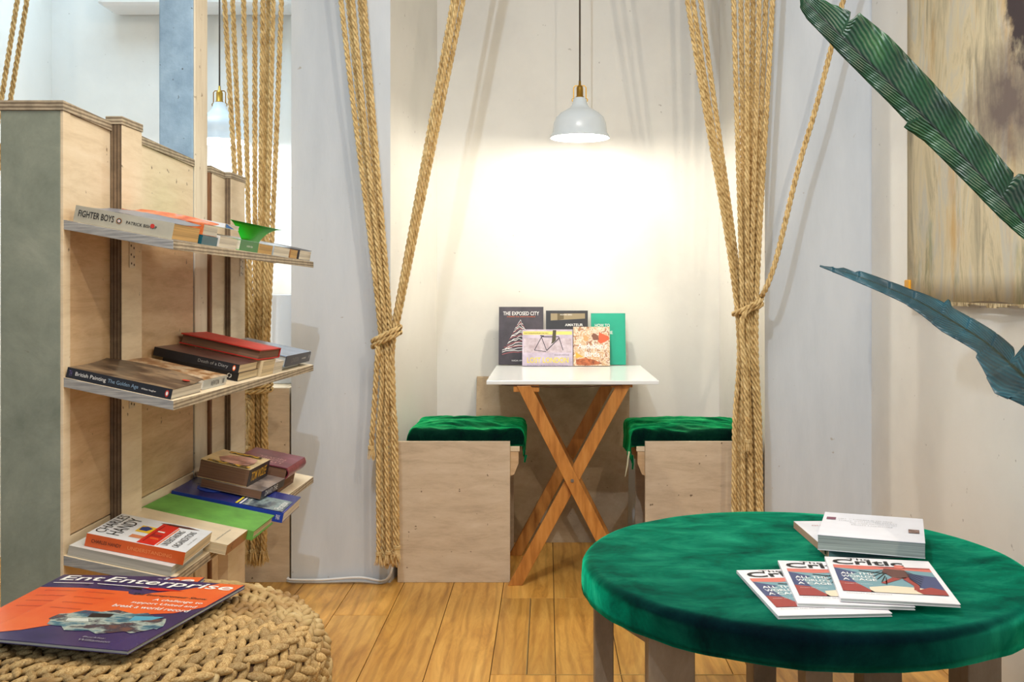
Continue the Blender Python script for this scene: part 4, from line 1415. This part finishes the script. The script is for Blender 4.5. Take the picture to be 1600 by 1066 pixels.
def critic(label, x, y, rot, z):
    # x along the (left) spine downward, y to the right
    M4 = Matrix.Translation((x, y, z)) @ Matrix.Rotation(math.radians(rot - 90), 4, 'Z')
    b_ = book('magazine', label, 'magazine', M4, .278, .203, .0062, cover('white_newsprint', (232, 230, 234), .03), pages('grey', (196, 200, 196)), curl=-.0006, group='white magazines on the green table')
    t_ = .0066
    lettering(b_, 'The', (.020, .042, t_ + .0006), Y, -X, .045, .012, INK, .01)
    lettering(b_, 'Critic', (.052, .012, t_ + .0006), Y, -X, .135, .034, INK, .02)
    patch(b_, rect(.060, .235, .010, .193), t_, TEALP)
    patch(b_, [(.060, .010), (.060, .193), (.086, .193), (.078, .120), (.088, .060), (.082, .010)], t_ + .0001, SAL)
    patch(b_, [(.060, .080), (.060, .193), (.068, .193), (.070, .110)], t_ + .0002, RUST)
    patch(b_, [(.082, .010), (.100, .034), (.110, .050), (.130, .030), (.180, .040), (.235, .060), (.235, .010)], t_ + .0002, NAVY)
    patch(b_, [(.170, .010), (.180, .040), (.235, .066), (.235, .010)], t_ + .0003, RUST)
    patch(b_, [(.205, .060), (.190, .100), (.196, .150), (.222, .193), (.235, .193), (.235, .060)], t_ + .0003, CRM)
    patch(b_, [(.095, .130), (.120, .193), (.210, .193), (.200, .150), (.150, .130)], t_ + .0002, NAVY)
    patch(b_, [(.205, .193), (.190, .170), (.215, .140), (.235, .150), (.235, .193)], t_ + .0004, RUST)
    # dancer figure with wings, reaching above the frame
    patch(b_, [(.050, .128), (.046, .140), (.060, .148), (.075, .138), (.070, .126)], t_ + .0008, SAL)
    patch(b_, [(.075, .105), (.082, .142), (.120, .146), (.140, .134), (.135, .112), (.100, .098)], t_ + .0006, flat('brown_dress', (96, 62, 56)))
    patch(b_, [(.135, .112), (.175, .085), (.180, .092), (.142, .128)], t_ + .0006, RUST)
    patch(b_, [(.135, .128), (.185, .142), (.212, .138), (.212, .148), (.185, .152), (.130, .142)], t_ + .0006, RUST)
    for i in range(5):
        line(b_, (.09 + .012 * i, .10), (.12 + .016 * i, .070 + .006 * i), .0022, t_ + .0006, INK)
        line(b_, (.09 + .012 * i, .142), (.13 + .014 * i, .170 - .004 * i), .0022, t_ + .0006, INK)
    line(b_, (.112, .105), (.098, .055), .004, t_ + .0006, INK)
    for i, s_ in enumerate(('ALL THE', "WORLD'S", 'A CAGE')):
        lettering(b_, s_, (.126 + .020 * i, .018, t_ + .0010), Y, -X, .062, .014, INKW, .012)
    lettering(b_, 'essays on politics', (.190, .018, t_ + .0010), Y, -X, .05, .004, INKW)
    lettering(b_, 'AUTHORS AND REVIEWS', (.247, .014, t_ + .0006), Y, -X, .08, .004, INKG)
    return b_


critic('leftmost and lowest of three overlapping white magazines on green table', 0.380, 2.000, 4, ZG)
critic('middle of three overlapping white magazines on green table', 0.4735, 2.046, -6, ZG + .0072)
critic('topmost right of three overlapping white magazines, dancer cover fully visible', 0.570, 2.047, -10, ZG + .0150)

# ------------------------------------------------------------------ woven pouf
PXC, PYC, PR, PZ = -0.6125, 1.52, 0.274, 0.5436
pf = thing('woven_pouf', 'round braided water-hyacinth pouf in the near left corner', 'pouf', (PXC, PYC, 0))
bm = bmesh.new()
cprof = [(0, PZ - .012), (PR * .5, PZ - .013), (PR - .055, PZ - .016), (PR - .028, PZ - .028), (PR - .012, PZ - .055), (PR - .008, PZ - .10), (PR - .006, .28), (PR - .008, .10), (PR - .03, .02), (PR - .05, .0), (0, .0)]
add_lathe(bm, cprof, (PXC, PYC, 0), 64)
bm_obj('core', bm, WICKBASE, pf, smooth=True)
# strand unit: plump leaf-shaped twist
bm = bmesh.new()
nseg, nsd = 7, 6
rings = []
for i in range(nseg + 1):
    a = i / nseg
    x = (a - .5)
    r = max(0.06, math.sin(math.pi * (0.06 + .88 * a)) ** 0.7)
    rings.append([bm.verts.new((x, 0.5 * r * math.cos(2 * math.pi * q / nsd + a), 0.42 * r * math.sin(2 * math.pi * q / nsd + a))) for q in range(nsd)])
for A, B in zip(rings, rings[1:]):
    for q in range(nsd):
        bm.faces.new((A[q], A[(q + 1) % nsd], B[(q + 1) % nsd], B[q]))
bm.faces.new(rings[0][::-1]); bm.faces.new(rings[-1])
me = bpy.data.meshes.new('strand')
bmesh.ops.recalc_face_normals(bm, faces=bm.faces)
bm.to_mesh(me); bm.free()
me.materials.append(WICK)
me.polygons.foreach_set('use_smooth', [True] * len(me.polygons))
# profile of the outer surface: arclength rows from the centre outward and down the side
surf = [(0.0, PZ - .006), (PR * .45, PZ - .007), (PR - .070, PZ - .010), (PR - .042, PZ - .018), (PR - .020, PZ - .036), (PR - .006, PZ - .062), (PR - .002, PZ - .10), (PR, PZ - .2), (PR, .02)]
rows = []
ss = [0]
for (r0, z0), (r1, z1) in zip(surf, surf[1:]):
    ss.append(ss[-1] + math.hypot(r1 - r0, z1 - z0))
roww = 0.0250
s_ = 0.008
while s_ < ss[-1]:
    for i in range(len(surf) - 1):
        if ss[i] <= s_ <= ss[i + 1]:
            t_ = (s_ - ss[i]) / (ss[i + 1] - ss[i])
            r = surf[i][0] + (surf[i + 1][0] - surf[i][0]) * t_
            z = surf[i][1] + (surf[i + 1][1] - surf[i][1]) * t_
            tr, tz = surf[i + 1][0] - surf[i][0], surf[i + 1][1] - surf[i][1]
            l_ = math.hypot(tr, tz)
            rows.append((r, z, tr / l_, tz / l_))
    s_ += roww
units = []
rg = random.Random(11)
for ri, (r, z, tr, tz) in enumerate(rows):
    n_ = max(5, int(2 * math.pi * r / 0.0255))
    for half in (-1, 1):
        rr = r + half * roww * .25 * tr
        zz = z + half * roww * .25 * tz
        for k in range(n_):
            a = 2 * math.pi * (k + (.5 if half > 0 else 0) + rg.uniform(-.12, .12) + ri * .37) / n_
            er = Vector((math.cos(a), math.sin(a), 0)); et = Vector((-math.sin(a), math.cos(a), 0))
            dm = (er * tr + Vector((0, 0, tz))).normalized()          # meridian direction, outward/down
            nn = dm.cross(et) * -1
            if nn.z < -0.2 or nn.dot(er + Vector((0, 0, .3))) < 0:
                nn = -nn
            ang = half * math.radians(33 + rg.uniform(-8, 8))
            xd = (et * math.cos(ang) + dm * math.sin(ang)).normalized()
            yd = nn.cross(xd).normalized()
            ln = 0.034 * rg.uniform(.88, 1.18); wd = 0.0150 * rg.uniform(.85, 1.2)
            pos = Vector((PXC, PYC, 0)) + er * rr + Vector((0, 0, zz)) + nn * rg.uniform(-.0012, .0015)
            tilt_ = rg.uniform(.10, .22)
            xd2 = (xd * math.cos(tilt_) + nn * math.sin(tilt_)).normalized()
            nn2 = xd2.cross(yd).normalized()
            M4 = Matrix((xd2 * ln, yd * wd, nn2 * 0.0135)).transposed().to_4x4()
            M4.translation = pos
            vis = nn.dot(Vector((0, 0, CAM_H)) - pos) > 0
            ppx = CX + pos.x * F / pos.y; ppy = CY + (CAM_H - pos.z) * F / pos.y
            inview = vis and -5 < ppx < 1600 and 860 < ppy < 1066
            # hidden under the magazines
            units.append((0 if inview else 1, pos.y, M4, vis or z > .3))
units.sort(key=lambda q: (q[0], q[1]))
inv_pf = pf.matrix_basis.inverted()
mv = np.array([v_.co[:] for v_ in me.vertices])
mf = [tuple(p_.vertices) for p_ in me.polygons]
sv, sf = [], []
cnt = 0
for flag, dist_, M4, keep in units:
    if cnt < 300 and flag == 0:
        o = bpy.data.objects.new('braid_strand', me)
        COL.objects.link(o)
        o.parent = pf
        o.matrix_basis = inv_pf @ M4
        cnt += 1
    else:
        A = np.array(M4)
        base = len(sv)
        sv.extend((mv @ A[:3, :3].T + A[:3, 3]).tolist())
        sf.extend([tuple(base + i for i in f_) for f_ in mf])
so = obj('braid_weave', sv, sf, WICK, pf, smooth=True)
so['kind'] = 'stuff'

# magazines on the pouf
ENT_NAVY = mottled('cover_indigo', [(.3, (46, 38, 84)), (.7, (70, 56, 112))], 7, rough=.25)
ENT_OR = mottled('cover_orange_red', [(.3, (226, 84, 44)), (.7, (240, 120, 60))], 6, rough=.25)
PHOTO = mottled('cover_race_photo', [(.3, (48, 44, 84)), (.42, (70, 120, 140)), (.50, (176, 190, 182)), (.56, (60, 62, 80)), (.66, (120, 84, 74)), (.8, (60, 50, 90))], 26, (1, .5, 1), .25)


def enterprise(label, x, y, rot, z):
    M4 = Matrix.Translation((x, y, z)) @ Matrix.Rotation(math.radians(rot - 90), 4, 'Z')
    Lh, Wd, T_ = .300, .248, .0055
    b_ = book('magazine', label, 'magazine', M4, Lh, Wd, T_, ENT_NAVY, PG_GREY, cover('indigo_spine', (60, 48, 80)), group='business magazines on the pouf')
    t_ = T_
    patch(b_, [(.072, 0.001), (.072, .085), (.082, .105), (.072, .125), (.050, .160), (.001, .205), (.001, Wd - .001), (.115, Wd - .001), (.150, Wd - .03), (.168, .170), (.200, .11), (.262, .05), (.292, .001)], t_, ENT_OR)
    patch(b_, [(.072, .085), (.082, .092), (.086, .105), (.082, .118), (.072, .125), (.068, .105)], t_ + .0002, ENT_NAVY)
    patch(b_, [(.205 + .044 * math.sin(q * math.pi / 16) + .006 * math.sin(q * 2.1), .145 + .092 * math.cos(q * math.pi / 16)) for q in range(32)], t_ + .0003, PHOTO)
    patch(b_, [(.176, .170), (.170, .215), (.186, .205), (.196, .175)], t_ + .0004, flat('cyan_print', (84, 168, 200), .3))
    patch(b_, [(.178, .100), (.174, .135), (.190, .138), (.196, .105)], t_ + .0004, flat('black_print', (30, 30, 36), .3))
    patch(b_, [(.205, .080), (.200, .110), (.212, .120), (.216, .085)], t_ + .0004, flat('white_print', (210, 220, 216), .3))
    patch(b_, [(.052, .095), (.046, .125), (.052, .170), (.060, .130)], t_ + .0005, RED)
    patch(b_, [(.056, .062), (.052, .095), (.060, .100)], t_ + .0005, flat('black_print', (30, 30, 36), .3))
    lettering(b_, 'Enterprise', (.042, .010, t_ + .0010), Y, -X, .228, .034, INKW, .012, slant=.12)
    patch(b_, rect(.047, .0495, .010, .105), t_ + .0006, INKW)
    lettering(b_, 'The Entrepreneur Show', (.088, .100, t_ + .0010), Y, -X, .13, .011, INK, .008)
    for i, s_ in enumerate(('A challenge to', 'support United and', 'break a world record')):
        w_ = (.085, .110, .128)[i]
        lettering(b_, s_, (.108 + .018 * i, .235 - w_, t_ + .0010), Y, -X, w_, .012, INKW, .008)
    for i in range(4):
        lettering(b_, 'growth and investment', (.092 + .026 * i, .020, t_ + .0010), Y, -X, .052, .006, flat('brown_red_ink', (140, 40, 30)))
    lettering(b_, 'Buckley', (.272, .155, t_ + .0010), Y, -X, .035, .007, INKG)
    lettering(b_, 'Williamson', (.282, .155, t_ + .0010), Y, -X, .050, .007, INKG)
    return b_


def on_z(px, py, z):
    d = (CAM_H - z) * F / (py - CY)
    return FX(px, d), d


zt_ = PZ + .0045
xa, ya = on_z(100, 903, zt_)
enterprise('magazine mostly covered by the other indigo one on the pouf', xa, ya, -4, zt_)
xa, ya = on_z(174, 906, zt_ + .006)
enterprise('indigo and orange magazine lying uppermost on the woven pouf', xa, ya, -13, zt_ + .0075)

# ------------------------------------------------------------------ painting on the right wall
t = NT('abstract_painting')
v = t.coord((1, 1, 1))
vs_ = t.coord((4.5, 4.5, 1.1))
f1 = t.noise(vs_, 2.2, 9, 0.68, 0.9)
c1 = t.ramp(f1, [(0.28, lin(112, 104, 86)), (0.40, lin(168, 158, 132)), (0.50, lin(206, 192, 158)), (0.60, lin(188, 184, 170)), (0.72, lin(214, 200, 166)), (0.85, lin(160, 166, 160))]).outputs[0]
f2 = t.noise(t.coord((6, 6, 1.4)), 1.6, 5, 0.6)
m2 = t.ramp(f2, [(0.56, (0, 0, 0, 1)), (0.72, (.7, .7, .7, 1))]).outputs[0]
c2 = t.mix(m2, c1, lin(190, 146, 72))
f3 = t.noise(t.coord((7, 7, 2.2), rot=(0, 0, 1)), 1.3, 5, 0.6)
m3 = t.ramp(f3, [(0.58, (0, 0, 0, 1)), (0.76, (.8, .8, .8, 1))]).outputs[0]
c3 = t.mix(m3, c2, lin(104, 116, 62))


def blob(vec, center, rad, soft, amp=0.12, ns=9):
    sub = t.n('ShaderNodeVectorMath', operation='SUBTRACT'); sub.inputs[1].default_value = center
    t.l(vec, sub.inputs[0])
    dv = t.n('ShaderNodeVectorMath', operation='DIVIDE'); dv.inputs[1].default_value = rad
    t.l(sub.outputs[0], dv.inputs[0])
    ln = t.n('ShaderNodeVectorMath', operation='LENGTH'); t.l(dv.outputs[0], ln.inputs[0])
    nz = t.noise(vec, ns, 5, .65)
    ma = t.n('ShaderNodeMath', operation='MULTIPLY_ADD'); ma.inputs[1].default_value = amp * 8; ma.inputs[2].default_value = -amp * 4
    t.l(nz, ma.inputs[0])
    ad = t.n('ShaderNodeMath', operation='ADD'); t.l(ln.outputs['Value'], ad.inputs[0]); t.l(ma.outputs[0], ad.inputs[1])
    return t.ramp(ad.outputs[0], [(max(0, .5 - soft), (1, 1, 1, 1)), (min(1, .5 + soft), (0, 0, 0, 1))]).outputs[0]


# object coordinates: origin at the lower left corner; y runs toward the camera as negative
c4 = t.mix(blob(v, (0, -0.70, 0.49), (1, 0.40, 0.24), .30), c3, lin(104, 90, 84))
c5 = t.mix(blob(v, (0, -0.76, 0.86), (1, 0.20, 0.60), .05, .07), c4, lin(52, 40, 44))
f6 = t.noise(t.coord((24, 24, 1.2)), 2.0, 4)
m6 = t.ramp(f6, [(0.68, (0, 0, 0, 1)), (0.82, (.7, .7, .7, 1))]).outputs[0]
c6 = t.mix(m6, c5, lin(220, 208, 180))
t.l(c6, t.b.inputs['Base Color'])
t.b.inputs['Roughness'].default_value = 0.7
t.bump(f1, 0.4, 0.003)
PAINT = t.m
pn = thing('canvas_painting', 'abstract ochre and grey canvas with dark smear on the right wall', 'painting', (XR - 0.03, 3.098, 1.008))
bm = bmesh.new()
ny_, nz_ = 30, 20
LEN, HGT = 1.7, 1.45
g_ = []
for j in range(nz_ + 1):
    for i in range(ny_ + 1):
        a, bq = i / ny_, j / nz_
        g_.append((0.002 * math.sin(a * 9) * (1 - bq), -LEN * a, HGT * bq + (0.004 * math.sin(a * 23) if j == 0 else 0)))
fs = []
for j in range(nz_):
    for i in range(ny_):
        k_ = j * (ny_ + 1) + i
        fs.append((k_, k_ + 1, k_ + ny_ + 2, k_ + ny_ + 1))
o = obj('canvas', g_, fs, PAINT, pn, wc=False, smooth=True)
md = o.modifiers.new('thick', 'SOLIDIFY'); md.thickness = 0.003
bm = bmesh.new()
for a in (0.03, HGT - .06):
    add_box(bm, 0.004, 0.028, -LEN + .02, -.02, a, a + .03)
bm_obj('stretcher_bars', bm, PINE, pn, wc=False)
bm = bmesh.new()
for i in range(ny_):
    a0, a1 = -LEN * i / ny_, -LEN * (i + 1) / ny_
    add_box(bm, -.004, 0.002, a1, a0, -0.010 + .004 * math.sin(i * 1.7), -0.002)
bm_obj('frayed_hem', bm, mottled('dirty_hem', [(.4, (120, 98, 62)), (.6, (206, 188, 150))], 40, (1, 4, 1), .9), pn, wc=False)
clip = box('orange_clip', XR - .036, XR - .024, 3.098 - .030, 3.098 + .012, 1.008 + .030, 1.008 + .062, flat('orange_plastic', (236, 168, 30), .4), None, 0.004)
tag(clip, 'small orange clip at the lower left corner of the canvas', 'clip')


# ------------------------------------------------------------------ plant with long leaves
def leaf_mat(name, greens):
    t = NT(name)
    uv = t.n('ShaderNodeUVMap')
    mp = t.n('ShaderNodeMapping'); mp.inputs['Scale'].default_value = (1, 1, 1)
    t.l(uv.outputs[0], mp.inputs[0])
    sx = t.n('ShaderNodeSeparateXYZ'); t.l(mp.outputs[0], sx.inputs[0])
    ab = t.n('ShaderNodeMath', operation='ABSOLUTE'); t.l(sx.outputs[1], ab.inputs[0])
    mm = t.n('ShaderNodeMath', operation='MULTIPLY_ADD'); mm.inputs[1].default_value = 0.22
    t.l(ab.outputs[0], mm.inputs[0]); t.l(sx.outputs[0], mm.inputs[2])
    sn = t.n('ShaderNodeMath', operation='MULTIPLY'); sn.inputs[1].default_value = 170.0
    t.l(mm.outputs[0], sn.inputs[0])
    si = t.n('ShaderNodeMath', operation='SINE'); t.l(sn.outputs[0], si.inputs[0])
    nz = t.noise(t.coord((1, 1, 1)), 12, 4)
    base = t.ramp(nz, [(0.3, lin(*greens[0])), (0.55, lin(*greens[1])), (0.75, lin(*greens[2]))]).outputs[0]
    st_ = t.ramp(si.outputs[0], [(0.1, (.74, .74, .74, 1)), (0.7, (1.12, 1.12, 1.06, 1))]).outputs[0]
    col = t.mix(1.0, base, st_, 'MULTIPLY')
    rib = t.ramp(ab.outputs[0], [(0.04, (0, 0, 0, 1)), (0.09, (1, 1, 1, 1))]).outputs[0]
    t.l(t.mix(rib, lin(10, 34, 26), col), t.b.inputs['Base Color'])
    t.b.inputs['Roughness'].default_value = 0.42
    t.bump(si.outputs[0], 0.35, 0.002)
    return t.m


LEAF = leaf_mat('leaf_green', ((6, 40, 30), (20, 72, 42), (56, 102, 56)))
LEAF_SHEEN = leaf_mat('leaf_blue_sheen', ((8, 40, 54), (18, 70, 86), (40, 96, 116)))  # bluish sheen of the lower leaf put into its base colour
STEM = mottled('leaf_stem', [(.3, (40, 74, 40)), (.7, (78, 104, 56))], 12, (4, 4, 1))
plant = thing('leafy_plant', 'tall plant with long dark green feathered leaves reaching in from the right', 'plant', (0.98, 1.45, 0))


def interp(tab_, t_):
    for (a, va), (b_, vb) in zip(tab_, tab_[1:]):
        if a <= t_ <= b_:
            q = (t_ - a) / (b_ - a)
            return va + (vb - va) * q
    return tab_[-1][1]


def leaf(mid, up, lo, depth, foldu, foldl, n_=120, mat=None):
    """mid: control points (px,py) tip->base; up/lo: half widths in px at t, with splits; depth along the midrib"""
    mids = smooth_path([(x, y, 0) for x, y in mid], 4)
    tot = len(mids) - 1
    vs, uvs = [], []
    NW = 5
    for i in range(n_ + 1):
        t_ = i / n_
        p = mids[int(round(t_ * tot))]
        p0, p1 = mids[max(0, int(round(t_ * tot)) - 4)], mids[min(tot, int(round(t_ * tot)) + 4)]
        tg = (p1 - p0).normalized()
        nr = Vector((tg.y, -tg.x, 0))      # toward the upper/right side in image space
        d = interp(depth, t_)
        wu, wl = interp(up, t_), interp(lo, t_)
        for k in range(-NW, NW + 1):
            f_ = abs(k) / NW
            w_ = (wu if k > 0 else wl) * f_
            q = p + nr * (w_ if k > 0 else -w_) - tg * (w_ * .32)
            fd = (foldu if k > 0 else foldl)
            dd = d + fd * (w_ / 800.0) + .004 * math.sin(t_ * 60 + k * .4) * f_
            vs.append(P(q.x, q.y, dd))
            uvs.append((t_, k / NW))
    fs = []
    R_ = 2 * NW + 1
    for i in range(n_):
        for k in range(R_ - 1):
            a = i * R_ + k
            fs.append((a, a + 1, a + R_ + 1, a + R_))
    o = obj('leaf', vs, fs, mat or LEAF, plant, smooth=True)
    ul = o.data.uv_layers.new(name='UVMap')
    for lp in o.data.loops:
        ul.data[lp.index].uv = uvs[lp.vertex_index]
    md = o.modifiers.new('thick', 'SOLIDIFY'); md.thickness = 0.0012
    return mids[-1], o


m1 = [(1250, -6), (1290, 33), (1352, 93), (1415, 154), (1478, 217), (1540, 282), (1600, 347), (1690, 445)]
_, l1 = leaf(m1, [(0, 1), (.02, 12), (.08, 26), (.135, 38), (.145, 20), (.155, 46), (.25, 52), (.40, 48), (.55, 44), (.70, 40), (.71, 34), (.72, 50), (.85, 46), (1, 10)],
             [(0, 1), (.012, 5), (.02, 12), (.06, 18), (.2, 22), (.38, 24), (.42, 25), (.425, 34), (.48, 27), (.75, 24), (1, 8)],
             [(0, 1.98), (.5, 1.88), (1, 1.74)], -.25, .45)
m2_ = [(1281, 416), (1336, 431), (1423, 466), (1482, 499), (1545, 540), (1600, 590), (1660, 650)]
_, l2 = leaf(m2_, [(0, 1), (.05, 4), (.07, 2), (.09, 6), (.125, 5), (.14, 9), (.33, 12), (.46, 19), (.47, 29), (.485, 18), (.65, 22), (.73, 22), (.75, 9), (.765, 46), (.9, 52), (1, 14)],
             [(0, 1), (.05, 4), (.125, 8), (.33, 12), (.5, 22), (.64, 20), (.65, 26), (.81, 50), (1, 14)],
             [(0, 2.02), (.5, 1.90), (1, 1.76)], 1.6, -1.8, mat=LEAF_SHEEN)
for pa, mid_ in ((P(1690, 445, 1.74), Vector((0.98, 1.60, .80))), (P(1660, 650, 1.76), Vector((0.97, 1.58, .62)))):
    bm = bmesh.new()
    add_tube(bm, smooth_path([pa, mid_, Vector((0.98, 1.46, .30))], .02), 0.007, 8)
    bm_obj('stem', bm, STEM, plant, smooth=True)
bm = bmesh.new()
add_lathe(bm, [(0, .0), (.085, .0), (.11, .26), (.118, .26), (.118, .29), (.105, .29), (.10, .262), (0, .262)], (0.98, 1.45, 0), 32)
bm_obj('pot', bm, flat('dark_pot', (60, 58, 56), .6), plant, smooth=False)
